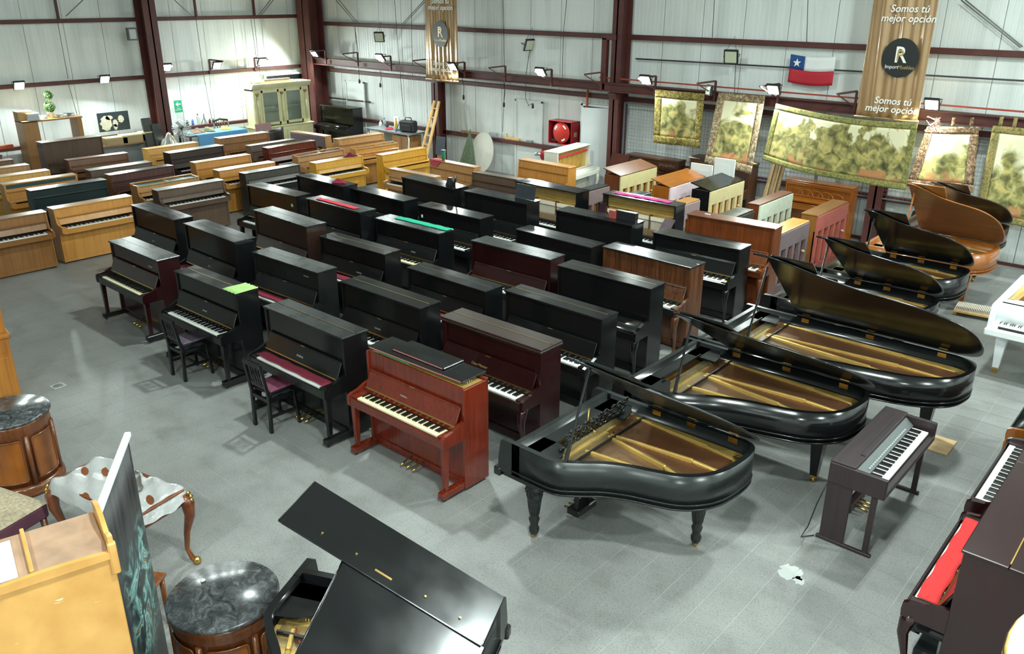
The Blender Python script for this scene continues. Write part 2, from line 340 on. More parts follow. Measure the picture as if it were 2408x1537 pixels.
# unlit floodlights hung on wires from the upper girt
for x,y,yw,lb,rz in ((891,88,17.0,'dark unlit floodlight hanging left of the narrow gold banner',.6),(1246,107,17.0,'dark unlit floodlight hanging edge-on above the hose reel',1.45),(1718,135,16.9,'large dark unlit floodlight hanging above the first tapestry',.25)):
    p=aty(x,y,yw); t=flood(p,p+Vector((sin(rz),-cos(rz),-.35)),lb,0,None,lit=False,size=.24)
    MB().tube([(-.12,0,.12),(0,.1,.42),(.12,0,.12)],.005,5).build('hanging_wire',DKSTEEL,t)
p=aty(1664,212,16.55); flood(p,p+Vector((-.6,-1,.1)),'small dark floodlight clamped on the rail between two tapestries',0,None,lit=False,size=.16)
# red steel brackets on the crane rail and left girt
def bracket(p, d, label):
    t=empty('lamp_bracket',p,0,label,'bracket','red lamp brackets on the walls'); d=Vector(d); up=Vector((0,0,1))
    MB().beam((0,0,-.16),(0,0,.24),.05,.035).build('plate',RUST,t)
    MB().beam(Vector((0,0,.24)),d*.46+Vector((0,0,.20)),.035,.035).build('arm',RUST,t)
    MB().beam(Vector((0,0,-.05)),d*.42+Vector((0,0,.18)),.02,.02).build('brace',RUST,t)
for x,y in ((766,137),(841,143),(919,152),(1008,160),(1093,168),(1188,178),(1297,187),(1414,195),(1541,205),(1681,218),(1830,226),(2011,245)):
    bracket(aty(x,y,16.68),(-.5,-.86,0),'red steel lamp bracket bolted to the crane rail')
for x,y in ((375,172),(494,160),(600,155)):
    bracket(atx(x,y,XB+.12),(.86,.5,0),'red steel lamp bracket bolted to the left wall girt')
# hanging leads with plugs
def cable(pts, label, plug=True, r=.008, m=BLACKP):
    t=tag(MB().tube(pts,r,5).build('hanging_cable',m),label,'cable','cables hanging on the back wall')
    if plug:
        q=Vector(pts[-1]); MB().lathe([(.012,.0),(.03,-.03),(.03,-.11),(.012,-.13)],8,q).build('plug',BLACKP,t)
    return t
for x0,y0,x1,y1 in ((834,60,845,186),(893,165,894,195),(1086,182,1090,223),(1184,190,1185,240)):
    cable([aty(x0,y0,16.95),aty((x0+x1)/2+3,(y0+y1)/2,16.9),aty(x1,y1,16.95)],'thin black lead with plug hanging on the back wall')
cable([aty(1246,117,16.95),aty(1237,175,16.9),aty(1236,232,16.9),aty(1243,248,16.9),aty(1253,243,16.9)],'long looped black lead hanging from the edge-on floodlight')
for pts in ([(834,60),(842,150)],[(928,0),(935,100),(950,275)],[(967,0),(970,180)],[(1183,0),(1187,190),(1182,310)],[(1333,0),(1325,75),(1322,200)],[(1680,0),(1675,88)],[(1900,0),(1897,100)],[(1730,150),(1727,220)]):
    cable([aty(x,y,17.12) for x,y in pts],'thin dark wire running down the back wall',False,.007,DKSTEEL)
for pts in ([(135,50),(160,185)],[(160,195),(190,300)],[(460,40),(478,170),(498,280)],[(590,45),(605,150)],[(597,40),(612,180)]):
    cable([atx(x,y,XB+.14) for x,y in pts],'thin dark wire running down the left wall',False,.007,DKSTEEL)
# ------------------------------------------------------------------ upright pianos
def wp(n,c1,c2,**k): return (lambda ax: wood(n,c1,c2,ax,**k))
def sm(m): return (lambda ax: m)
BLK=mat('black_lacquer',(.006,.0065,.007),.14,rvar=.08,vscale=3.5,spec=.5); BLK2=mat('dusty_black_lacquer',(.010,.012,.012),.24,rvar=.12,vscale=2.5)
FIN={'BK':sm(BLK),'BD':sm(BLK2),
 'MR':wp('maroon','1c0608','2c0c0e',rough=.22,stripe=30),'DB':wp('darkbrown','241713','33221b',rough=.3),
 'BS':wp('striped','2c1a12','6b3f25',rough=.32,stripe=26,blot=.1),'RM':wp('redmahogany','4e1508','7a2812',rough=.22,stripe=40,coat=.5),
 'MH':wp('mahogany','4c2410','7a3e1d',rough=.3,stripe=24),'OAK':wp('oak','a8702e','c98d45',rough=.35),'TAN':wp('tan','9a6a3c','ba8a55',rough=.38),
 'YEL':wp('yellowoak','b98224','d8a23a',rough=.33),'BRN':wp('brown','583620','7a4e2e',rough=.38),'WAL':wp('walnut','6e451f','8f6030',rough=.36),'GRB':wp('greybrown','463529','60493a',rough=.4),
 'RBR':wp('redbrown','46190f','6a2a18',rough=.22,coat=.5),'PUR':wp('plumbrown','3a2220','55342f',rough=.25,coat=.5),'WHT':sm(mat('cream_lacquer',(.74,.74,.64),.35,var=.06,vscale=3)),
 'GRY':wp('greyblack','23201d','3a3530',rough=.3,coat=.5),'AMB':wp('amber','7a3f10','a8621c',rough=.28,coat=.5),'DOL':wp('darkoak','38200f','552f18',rough=.4),'GRN':sm(mat('green_black',(.010,.022,.022),.22)),'BRT':wp('brightoak','c08a3c','dcab5c',rough=.35)}
wk=MB(); 
for i in range(52): wk.box(-.611+i*.0235+.0006,-.611+(i+1)*.0235-.0006,-.15,0,-.02,0,.0012)
WK=wk.mesh('white_keys'); WK.materials.append(WHITEK); WK2=wk.mesh('white_keys'); WK2.materials.append(CREAMK)
bk=MB(); BKX=[-.611+i*.0235 for i in range(1,52) if (i-1)%7 not in (1,4)]
for x in BKX: bk.box(x-.0055,x+.0055,-.097,0,-.01,.012,.0015)
BKM=bk.mesh('black_keys'); BKM.materials.append(BLACKK)
wk1=MB().box(.0006,.0229,-.15,0,-.02,0,.0012).mesh('white_key'); bk1=MB().box(-.0055,.0055,-.097,0,-.01,.012,.0015).mesh('black_key')
bk1.materials.append(BLACKK)
def keys(t, y, z, single=False, ivory=False):                     # y = rear edge of the keys
    kb=MB().box(-.63,.63,y-.15,y+.06,z-.035,z-.021,0).build('key_frame',DKSTEEL,t)
    if single:
        me=wk1.copy(); me.materials.clear(); me.materials.append(CREAMK if ivory else WHITEK)
        for i in range(52): o=ob('white_key',me,kb); o.location=(-.611+i*.0235,y,z)
        for x in BKX: o=ob('black_key',bk1,kb); o.location=(x,y,z)
    else:
        o=ob('white_keys',WK2 if ivory else WK,kb); o.location=(0,y,z); o['kind']='stuff'
        o=ob('black_keys',BKM,kb); o.location=(0,y,z); o['kind']='stuff'
def slab(a,b,th,w): pass
def upright(pos, fin, label, style='tall', fall='open', single=False, ivory=False, hinge='dark', back=False, logo=None, lid='flat', legs='toe', topfin=None, backc=None, extra=None, group=None, key_z=.70, end=1, felt=None):
    x,y,rot,w,d,h=pos
    t=empty('upright_piano',(x,y,0),R(rot),label,'piano',group or 'upright pianos')
    fz=FIN[fin]; M=fz('z'); MX=FIN[topfin or fin]('x'); Wd=w-.02; hw=Wd/2; s=.032
    if style=='tall':
        for sg in (-1,1): MB().box(sg*hw-(s if sg>0 else 0),sg*hw+(0 if sg>0 else s),.015,d-.01,.03,h-.024,.003).build('side_panel',M,t)
        hy=d*.54; lz=h-.024
        if lid=='flat':
            MB().box(-w/2,w/2,0,hy-.001,lz,h,.005).build('top_lid',MX,t); MB().box(-w/2,w/2,hy+.001,d,lz,h,.005).build('rear_lid',MX,t)
            MB().box(-w*.47,w*.47,hy-.004,hy+.004,h-.002,h+(.002 if hinge=='brass' else .0008),0).build('lid_hinge',BRASS if hinge=='brass' else DKSTEEL,t)
        elif lid=='one': MB().box(-w/2,w/2,0,d,lz,h,.006).build('top_lid',MX,t)
        elif lid=='tilt':
            q=Matrix.Translation((0,d,lz))@Matrix.Rotation(-R(14),4,'X')
            MB(q).box(-w/2,w/2,-.46,.01,0,.022,.004).build('top_lid',MX,t)
            for xx in (-.5,0,.5): MB().box(xx-.03,xx+.03,d-.005,d+.012,lz-.03,lz+.01,.002).build('lid_hinge',DKSTEEL,t)
        MB().box(-hw+s,hw-s,.035,.055,.74 if style!='open' else h-.06,lz,.002).build('upper_panel',M,t)
        MB().box(-hw+s,hw-s,.045,.062,.11,.60,.002).build('lower_panel',M,t)
        MB().box(-hw+s,hw-s,.03,.065,.03,.115,.003).build('bottom_rail',M,t)
    elif style=='console':
        pr=[(0,h-.022),(d,h-.022),(d,.03),(-.07,.03),(-.07,.62),(-.035,.70)]
        for sg in (-1,1): MB().prism(pr,'x',sg*hw,sg*(hw-s)).build('side_panel',M,t)
        if lid!='none': MB().box(-w/2,w/2,-.006,d,h-.022,h,.004).build('top_lid',MX,t)
        else:
            MB().box(-hw,hw,d-.02,d,h-.03,h,.003).build('rear_rail',MX,t)
            MB().box(-hw+s,hw-s,.0,d-.02,h-.06,h-.05,0).build('inner_felt',mat('green_felt',(.01,.16,.09),.9) if felt is None else felt,t)
            MB().beam((.0,0,h-.028),(0,d-.02,h-.028),.015,.015).build('lid_prop',BRASS,t)
        q=MB(); q.prism([(.012,h-.022),(.03,h-.022),(-.0,.72),(-.018,.72)],'x',-hw+s,hw-s); q.build('upper_panel',M,t)
        MB().box(-hw+s,hw-s,-.05,.0,h-.165,h-.148,.003).build('music_ledge',FIN[fin]('x'),t)
        MB().box(-hw+s,hw-s,-.062,-.044,.10,.62,.002).build('lower_panel',M,t)
        MB().box(-hw+s,hw-s,-.066,-.03,.03,.10,.002).build('bottom_rail',M,t)
    # back
    if back:
        bc=backc; by=d
        MB().box(-hw,hw,by-.02,by+.02,h-.30,h-.026,.004).build('top_beam',bc,t); MB().box(-hw,hw,by-.02,by+.02,.05,.20,.004).build('bottom_beam',bc,t)
        for k in range(6): xx=-hw+.045+k*(2*hw-.09)/5; MB().box(xx-.045,xx+.045,by-.04,by+.02,.2,h-.29,.004).build('back_post',bc,t)
        MB().box(-hw+.02,hw-.02,by-.075,by-.06,.1,h-.2,0).build('soundboard',wood('soundback','b86a18','d99030','z',.4,20,.2),t)
        for k in range(9):
            xa=-hw+.05+k*.17
            a_=Vector((xa-.15,by-.055,.2)); b_=Vector((xa+.28,by-.055,h-.3))
            if a_.x>-hw+.02 and b_.x<hw-.02: MB().beam(a_,b_,.02,.025,(0,1,0)).build('rib',wood('ribwood','a85c14','c8801f','z',.4,20,.2),t)
        MB().tube([(-hw+.22,by+.02,.62),(-hw+.22,by+.07,.62)],.02,8).build('handle',mat('pale_wood',(.62,.45,.25),.5),t)
    else: MB().box(-hw+s,hw-s,d-.04,d-.012,.08,h-.05,0).build('back_panel',FIN['GRB']('z'),t)
    # key bed, arms, fallboard
    kz=key_z-(.0 if style=='tall' else .02); fy=-.27 if style=='tall' else -.22
    bottomz=kz-.10
    MB().box(-hw+s,hw-s,fy+.012,.04,bottomz,kz-.036,.003).build('key_bed',MX,t)
    MB().box(-hw+s-.001,hw-s+.001,fy,fy+.018,bottomz-.005,kz-.008,.005).build('key_slip',MX,t)
    if style=='tall': ap=[(.02,bottomz),(.02,kz+.10),(-.05,kz+.085),(-.14,kz+.045),(fy+.03,kz+.03),(fy-.005,kz+.012),(fy-.01,kz-.04),(fy-.005,bottomz+.0)]
    else: ap=[(-.03,bottomz),(-.02,kz+.09),(-.07,kz+.05),(fy+.02,kz+.035),(fy-.01,kz+.02),(fy-.01,bottomz+.02)]
    for sg in (-1,1):
        MB().prism(ap,'x',sg*hw,sg*(hw-.04)).build('arm',M,t)
        MB().box(sg*.617,sg*(hw-.04),fy+.02,-.05,kz-.036,kz+.012,.003).build('key_block',MX,t)
    if fall!='closed':
        keys(t,-.085 if style=='tall' else -.05,kz,single,ivory)
    if style=='tall':
        if fall=='open':
            q=Matrix.Translation((0,-.055,kz+.045))@Matrix.Rotation(-R(24),4,'X')
            fb=MB(q).box(-hw+.055,hw-.055,-.011,.011,0,.205,.006).build('fallboard',M,t)
            MB(q).box(-hw+.055,hw-.055,-.016,-.011,-.004,.010,0).build('fallboard_hinge',BRASS,fb)
            MB(q).box(-hw+.06,hw-.06,-.026,-.010,.192,.210,.004).build('fallboard_lip',M,fb)
            MB(q).box(-.035,.035,-.030,-.026,.196,.206,0).build('lock_plate',BRASS,fb)
            if logo: text(logo[0],logo[1],'lettering',logo[2],fb,q@Matrix.Translation((logo[3] if len(logo)>3 else 0,-.0118,.075))@Matrix.Rotation(pi/2,4,'X'),.0006)
        elif fall=='closed':
            pf=[(-.04,kz+.09),(-.06,kz+.10),(-.16,kz+.06),(fy+.03,kz+.02),(fy+.02,kz-.03),(fy+.035,kz-.03),(fy+.04,kz+.01),(-.15,kz+.045),(-.06,kz+.085)]
            MB().prism(pf,'x',-hw+.042,hw-.042,True).build('fallboard',MX,t); MB().box(-hw+.1,hw-.1,-.12,-.116,kz+.079,kz+.084,0).build('fallboard_hinge',BRASS,t)
        MB().box(-hw+.042,hw-.042,-.07,-.03,kz-.01,kz+.05,.004).build('name_board',MX,t)
    else:
        if fall=='open':
            q=Matrix.Translation((0,-.03,kz+.04))@Matrix.Rotation(-R(15),4,'X')
            MB(q).box(-hw+.05,hw-.05,-.009,.009,0,.10,.003).build('fallboard',M,t)
        else: MB().box(-hw+.042,hw-.042,fy+.02,-.03,kz+.02,kz+.04,.004).build('fallboard',MX,t)
    if legs=='toe' and style=='tall':
        for sg in (-1,1):
            lx=sg*(hw-.05)
            q=MB(); q.add([(lx+a_*k_,-.215+b_*k_,z_) for z_,k_ in ((.10,.021),(bottomz,.032)) for a_,b_ in ((-1,-1),(1,-1),(1,1),(-1,1))],[(3,2,1,0),(4,5,6,7),(0,1,5,4),(1,2,6,5),(2,3,7,6),(3,0,4,7)]); q.build('leg',M,t)
            MB().box(lx-.04,lx+.04,-.29,.03,.035,.105,.006).build('toe_block',MX,t)
            MB().tube([(lx-.015,-.25,.018),(lx+.015,-.25,.018)],.018,10).build('caster',DKSTEEL,t)
        if h<1.36:
            for xx in (-.09,0,.09): MB().tube([(xx,.03,.085),(xx,-.03,.08),(xx-.004,-.08,.05),(xx-.006,-.12,.045)],[.008,.009,.013,.014],6).build('pedal',BRASS,t)
    elif legs=='cabriole':
        for sg in (-1,1):
            lx=sg*(hw-.045)
            MB().tube([(lx,-.20,bottomz+.02),(lx,-.235,bottomz-.06),(lx,-.245,bottomz-.16),(lx,-.215,bottomz-.30),(lx,-.195,.2),(lx,-.20,.09),(lx,-.225,.03),(lx,-.25,.02)],[.05,.052,.04,.028,.02,.018,.024,.02],10).build('leg',M,t)
            MB().box(lx-.035,lx+.035,-.1,.03,.0,.06,.005).build('toe_block',MX,t)
    if style!='tall':
        for sg in (-1,1): MB().tube([(sg*(hw-.08)-.02,.0,.016),(sg*(hw-.08)+.02,.0,.016)],.016,8).build('caster',DKSTEEL,t)
    else:
        for sg in (-1,1): MB().tube([(sg*(hw-.08)-.02,d-.06,.017),(sg*(hw-.08)+.02,d-.06,.017)],.017,8).build('caster',DKSTEEL,t)
    if extra: extra(t,hw,d,h,M,MX)
    return t
SILV=mat('silver_letter',(.6,.6,.58),.35,.6); GOLDL=mat('gold_letter',(.6,.42,.16),.35,.6)
UP={}
def up(i,pos,fin,label,**k): UP[i]=(pos,upright(pos,fin,label,**k))
def panel_logo(s_,z,x=.45,size=.028):
    return lambda t,hw,d,h,M,MX: text(s_,size,'lettering',SILV,t,Matrix.Translation((x,.0345,z))@Matrix.Rotation(pi/2,4,'X'),.0006)
def inset(t,hw,d,h,M,MX):                                   # moulded frame round the upper panel
    for sg in (-1,1): MB().box(sg*(hw-.035),sg*(hw-.075),.015,.04,.78,h-.03,.006).build('pilaster',M,t)
    MB().box(-hw+.035,hw-.035,.018,.036,h-.075,h-.028,.006).build('frame_rail',M,t); MB().box(-hw+.035,hw-.035,.018,.036,.80,.835,.006).build('frame_rail',M,t)
def cornice(t,hw,d,h,M,MX): MB().box(-hw-.02,hw+.02,-.012,d,h-.045,h-.02,.01).build('cornice',MX,t); inset(t,hw,d,h,M,MX)
g1='black uprights in the rows'
up(3,(-11.86,5.19,-.4,1.50,.35,1.18),'MR','dark maroon upright piano at the row end with its open keyboard uncovered',ivory=True,topfin='BD',extra=panel_logo('YAMAHA',1.02))
up(4,(-9.72,5.10,.6,1.50,.33,1.20),'BK','black upright piano with a pale green cloth on its lid',hinge='brass',logo=('KAWAI',.03,SILV,0))
up(5,(-7.56,5.05,-.2,1.50,.36,1.24),'BK','black upright piano lettered ETERNA with maroon felt over its keys',hinge='brass',logo=('ETERNA',.034,SILV,-.02),topfin='BD')
def redtop(t,hw,d,h,M,MX):
    MB().box(-hw+.03,hw-.03,.06,d-.05,h-.05,h-.03,0).build('tuning_plate',GOLDP,t)
    for k in range(14): MB().box(-hw+.12+k*.035,-hw+.15+k*.035,.075,.12,h-.03,h-.012,.004).build('green_felt_piece',mat('felt_green',(.05,.36,.18),.9),t)
    q=MB()
    for r_ in range(3):
        for k in range(60): q.tube([(-hw+.08+k*.022,.14+r_*.03+.006*(k%2),h-.03),(-hw+.08+k*.022,.14+r_*.03+.006*(k%2),h-.002)],.0035,5)
    tag(q.build('tuning_pins',STEEL,t),kind='stuff')
    MB().box(-hw,hw,d-.04,d-.01,h-.05,h-.005,.004).build('rear_rail',MX,t)
up(6,(-5.84,5.15,-.1,1.48,.37,1.16),'RM','glossy red mahogany upright piano with black lid boards stacked on top',lid='none',single=True,ivory=True,extra=redtop,logo=('YAMAHA',.026,SILV,-.1))
up(1,(-13.33,6.26,-.7,1.50,.34,1.30),'BK','black upright piano at the far row end in front of the dark brown console',logo=('Fahner',.028,SILV,.0))
up(2,(-11.40,6.15,-2.1,1.53,.37,1.34),'BK','black upright piano behind the dark maroon one, maroon felt on its keys',logo=('Fahner',.028,SILV,.0))
up(7,(-9.65,6.26,1.3,1.50,.34,1.22),'BD','dusty black upright piano lettered YAMAHA, smeared end panel, maroon felt on keys',extra=panel_logo('YAMAHA',1.10))
up(8,(-7.57,6.19,0,1.50,.35,1.26),'BK','black upright piano with bright lid hinge behind the ETERNA piano',hinge='brass',logo=('YAMAHA',.028,SILV,0))
up(9,(-5.79,6.24,.2,1.50,.37,1.23),'MR','dark plum upright piano with moulded cornice behind the red mahogany piano',hinge='brass',legs='cabriole',topfin='DB',logo=('Otto Meister',.045,GOLDL,-.1),extra=cornice)
up(10,(-11.34,7.35,-2.4,1.55,.38,1.34),'DB','dark brown upright piano with a worn grey lid among the black rows',topfin='BD',logo=('KAWAI',.026,SILV,.1))
up(11,(-9.68,7.45,1.2,1.50,.33,1.20),'BK','black upright piano behind the dusty YAMAHA one, maroon felt on its keys',hinge='brass',logo=('YAMAHA',.028,SILV,.2))
up(12,(-7.56,7.31,-.5,1.50,.34,1.18),'BK','low black upright piano in the third row behind the bright-hinged black one',logo=('YAMAHA',.028,SILV,-.3))
up(13,(-5.80,7.35,-.5,1.50,.33,1.25),'BK','black upright piano with a long brass lid hinge behind the plum piano',hinge='brass')
up(14,(-13.20,8.44,1.9,1.50,.34,1.32),'BK','black upright piano with a small green sticker on its front')
up(15,(-11.41,8.45,-.6,1.50,.35,1.34),'BK','black upright piano with a red felt strip along its lid',topfin='BD')
up(16,(-9.87,8.71,1.1,1.50,.36,1.21),'BK','black upright piano with a bright green felt strip along its lid',ivory=True,topfin='BD',logo=('KAWAI',.03,SILV,.2))
up(17,(-7.64,8.69,.8,1.50,.35,1.26),'MR','dark maroon upright piano standing amid the black rows, grey streaked lid',topfin='BD')
up(18,(-5.97,8.63,.5,1.50,.36,1.24),'BK','tall black upright piano with its key lid closed',hinge='brass',fall='closed',legs='cabriole')
up(19,(-13.20,9.52,-.6,1.50,.35,1.33),'BK','black upright piano with a crumpled maroon cap-like cloth on its lid')
up(20,(-11.69,9.66,-1.6,1.50,.35,1.27),'BK','black upright piano behind the one with the red felt strip')
up(21,(-10.01,9.80,1.0,1.50,.35,1.21),'BK','black upright piano with a very glossy one-piece lid and white sticker',lid='one',topfin='BK')
up(22,(-7.57,9.58,-1.6,1.50,.35,1.26),'BK','black upright piano directly behind the maroon piano of the rows')
up(23,(-6.02,9.74,-1.3,1.50,.37,1.25),'BS','walnut upright piano with a boldly striped front panel',topfin='BD',hinge='dark',legs='cabriole')
up(24,(-11.52,10.75,-2.5,1.52,.38,1.34),'BK','tall black upright piano with a metronome on its lid')
up(25,(-9.79,10.73,-.3,1.51,.37,1.34),'BK','black upright piano with a dark board propped on its lid')
up(26,(-7.67,10.74,.9,1.50,.37,1.34),'BK','black upright piano with a reddish board leaning on its lid')
up(27,(-6.05,11.18,1.2,1.50,.39,1.17),'BK','black upright piano in front of the brown mahogany piano',hinge='dark',legs='cabriole')
def opened(t,hw,d,h,M,MX):
    p=MB().box(-hw+.04,hw-.04,.14,.155,.70,h-.03,0).build('iron_plate',GOLDP,t)
    q=MB()
    for r_ in range(3):
        for k in range(56): q.tube([(-hw+.1+k*.024,.14,h-.08-r_*.035),(-hw+.1+k*.024,.10,h-.08-r_*.035)],.0035,5)
    tag(q.build('tuning_pins',STEEL,t),kind='stuff')
    q=MB()
    for k in range(84): q.box(-hw+.09+k*.0158,-hw+.101+k*.0158,.07,.13,.84,1.0,.002)
    tag(q.build('hammers',mat('hammer_felt',(.62,.55,.45),.9),t),kind='stuff')
    for a_,b_ in ((-hw+.08,-.28),(-.26,.22),(.24,hw-.08)): MB().box(a_,b_,.05,.065,1.0,1.07,.003).build('hammer_rail',mat('pale_rail',(.72,.64,.52),.6),t)
    q=MB()
    for k in range(84): q.box(-hw+.092+k*.0158,-hw+.1+k*.0158,.03,.10,.72,.84,.001)
    tag(q.build('action_levers',mat('action_wood',(.34,.23,.13),.6),t),kind='stuff')
    for xx in (-hw+.06,-.27,.23,hw-.06): MB().box(xx-.008,xx+.008,.03,.14,.72,1.10,.003).build('action_bracket',mat('bronze_bracket',(.25,.16,.06),.4,.8),t)
    MB().tube([(-hw+.06,.045,1.11),(hw-.06,.045,1.11)],.008,6).build('muffler_rail',mat('bronze_bracket',(.25,.16,.06),.4,.8),t)
def openpiano(i,pos,fin,label,**k):
    up(i,pos,fin,label,fall='none',**k); t=UP[i][1]
    for c in list(t.children):
        if c.name.split('.')[0]=='upper_panel': bpy.data.objects.remove(c)
    opened(t,(pos[3]-.02)/2,pos[4],pos[5],None,None)
openpiano(28,(-9.65,11.98,-1.0,1.51,.38,1.34),'BK','black upright piano with its front off showing hammers and action',lid='one')
openpiano(29,(-7.81,12.28,.9,1.51,.34,1.34),'BD','opened dusty black upright piano with magenta felt on its top shelf',lid='one')
up(30,(-5.92,12.01,3.0,1.50,.33,1.34),'MH','brown mahogany upright piano with open keyboard at the back row end',lid='one',topfin='MH',legs='cabriole')
# light consoles that face the right-hand side
g2='console pianos facing across the hall'
C=lambda i,pos,fin,label,**k: up(i,pos,fin,label,style='console',group=g2,**k)
C(47,(-15.93,6.43,89.8,1.46,.26,1.02),'OAK','light oak console piano with open keys at the front of the console rows')
C(46,(-15.85,4.83,88.5,1.46,.26,1.02),'WAL','mid-brown console piano beside the front light oak console')
C(48,(-17.38,6.62,88.5,1.46,.28,1.10),'GRN','glossy black console piano with rounded corners behind the front light oak console',topfin='BD',fall='closed')
C(49,(-16.12,8.50,88.7,1.46,.27,.98),'GRB','dark brown console piano with open keys behind the far end of the black rows')
C(50,(-16.98,8.45,89.7,1.40,.30,.97),'TAN','tan console piano with its lid off showing green felt',lid='none')
C(51,(-17.95,8.39,91.8,1.46,.25,1.06),'PUR','glossy plum-brown console piano behind the console with green felt',fall='closed')
C(52,(-19.21,8.52,89.7,1.44,.30,.96),'GRB','grey-brown console piano behind the glossy plum-brown one',fall='closed')
C(53,(-20.73,8.68,87.7,1.42,.25,.97),'BRN','brown console piano in front of the tall piano with its back open',fall='closed')
C(54,(-20.85,10.64,91.9,1.43,.26,.97),'BRT','pale oak console piano in front of the blue bin',fall='closed')
C(55,(-19.23,10.41,93,1.47,.31,1.10),'DB','dark brown straight-sided console piano between two pale oak ones',fall='open')
C(56,(-17.97,10.35,90.2,1.46,.24,1.04),'OAK','oak console piano in front of the dark brown straight-sided one',fall='closed')
C(57,(-17.06,10.40,89.1,1.45,.28,.97),'OAK','oak console piano directly behind the greyish black console',fall='open')
C(58,(-16.32,10.58,89.2,1.44,.26,.98),'GRY','greyish black console piano with a shiny slanted front',fall='open',topfin='BD')
C(59,(-20.35,12.43,90,1.50,.29,1.08),'WAL','long walnut console piano in front of the blue-clothed table',fall='closed')
C(60,(-19.39,12.65,92,1.42,.22,.97),'GRB','grey-brown console piano with sloped sides behind the red-brown one',fall='closed')
C(61,(-18.25,12.46,93,1.50,.24,1.08),'RBR','glossy red-brown console piano behind the tan striped one',fall='open')
C(62,(-17.31,12.64,91.6,1.46,.23,.98),'TAN','tan striped console piano with its lid open showing a dark gap',lid='none',felt=mat('navy_felt',(.01,.02,.06),.9),fall='closed')
C(63,(-16.16,12.30,88.3,1.37,.27,.98),'YEL','yellow oak console piano with open keys and a maroon cloth on its lid')
C(64,(-15.75,14.0,89.1,1.46,.24,1.00),'YEL','bright yellow oak console piano with a long closed key lid',fall='closed')
C(65,(-17.10,14.25,88,1.42,.23,.97),'OAK','oak console piano with its lid off behind the bright yellow one',lid='none',felt=mat('olive_felt',(.12,.13,.03),.9),fall='closed')
C(66,(-17.86,14.37,87.5,1.5,.25,1.10),'TAN','brown-grey console piano behind the lidless oak one, near the workbench',fall='closed')
C(68,(-13.79,12.42,1.4,1.45,.20,.97),'TAN','small tan console piano with open keys behind the tall black rows')
C(69,(-13.52,13.40,-.8,1.46,.20,1.08),'TAN','tan console piano with a red cloth and green cup on its lid',fall='closed')
C(70,(-12.0,13.25,2,1.44,.20,1.02),'GRB','dull brown console piano between the tan ones by the back wall',fall='closed')
C(45,(-11.91,14.70,-.8,1.49,.27,1.10),'OAK','orange oak console piano in front of the white piano',fall='closed')
PURB=mat('plum_back',(.075,.05,.055),.5)
up(67,(-19.91,14.33,184.4,1.43,.24,.98),'TAN','console piano turned round with its plum-brown back to the rows',back=True,backc=PURB,style='console',fall='closed',group=g2)
# stacked consoles at the left edge, seen by their lids
for i,(x,y,z,fin,lb) in enumerate(((-18.60,6.55,1.05,'OAK','oak console piano with a green back panel behind the glossy black console'),(-19.75,6.45,1.0,'BRT','pale oak console piano behind the one with the green back panel'),(-20.75,6.40,1.0,'TAN','tan console piano third from the glossy black console'),(-21.65,6.40,1.0,'BRN','brown console piano fourth from the glossy black console'),(-22.5,6.45,1.0,'RBR','red-brown console piano against the left wall by the shelf unit'))):
    C(100+i,(x,y,89,1.45,.26,z),fin,lb,fall='closed',extra=(lambda t,hw,d,h,M,MX: MB().box(-hw+.04,hw-.04,.004,.014,h-.24,h-.03,0).build('green_panel',mat('dark_teal_cloth',(.03,.06,.06),.8),t)) if i==0 else None)
# turned-round uprights showing their backs
BC={33:(.62,.55,.28),34:(.66,.52,.56),35:(.72,.62,.33),38:(.62,.70,.58),40:(.36,.09,.07),39:(.15,.11,.12),32:(.34,.24,.24),31:(.22,.15,.15),36:(.02,.03,.03),37:(.03,.025,.02)}
g3='pianos turned with their backs to the aisle'
def B(i,xb,ym,fin,label,lid='one',d=.42,h=1.12,w=1.42,topfin=None): up(i,(xb-d,ym,-90,w,d,h),fin,label,back=True,backc=mat('back_%d'%i,BC[i],.6,var=.08),lid=lid,group=g3,topfin=topfin,fall='closed',legs='none')
B(33,-9.80,15.38,'MH','upright piano with cream back frame and a tilted worn brown lid','tilt',topfin='BRN')
B(34,-8.46,15.14,'AMB','upright piano with pink back frame and a tilted orange lid','tilt')
B(35,-7.69,15.36,'BK','upright piano with cream back frame and a tilted black lid','tilt')
B(38,-6.45,14.93,'MH','upright piano with pale mint back frame and brown lid',d=.24)
B(40,-5.35,14.87,'WAL','upright piano with brick-red back frame and worn brown lid',d=.30)
B(39,-5.35,13.12,'YEL','upright piano with plum back frame and yellow ribs behind the mahogany piano',d=.30,h=1.10)
B(32,-7.54,13.31,'OAK','upright piano with mauve back and orange lid behind the magenta-felt piano',d=.26,h=1.10,w=1.36)
B(31,-9.50,13.16,'GRB','upright piano with plum back frame and a grey lid behind the opened black piano',d=.26,h=1.10,w=1.38,topfin='BD')
B(36,-8.55,13.22,'BK','black upright piano turned round behind the magenta-felt piano',d=.30,h=1.08,w=1.36,topfin='BK')
B(37,-6.40,13.20,'DB','dark upright piano turned round with a dusty grey lid',d=.32,h=1.10,w=1.40,topfin='BD')
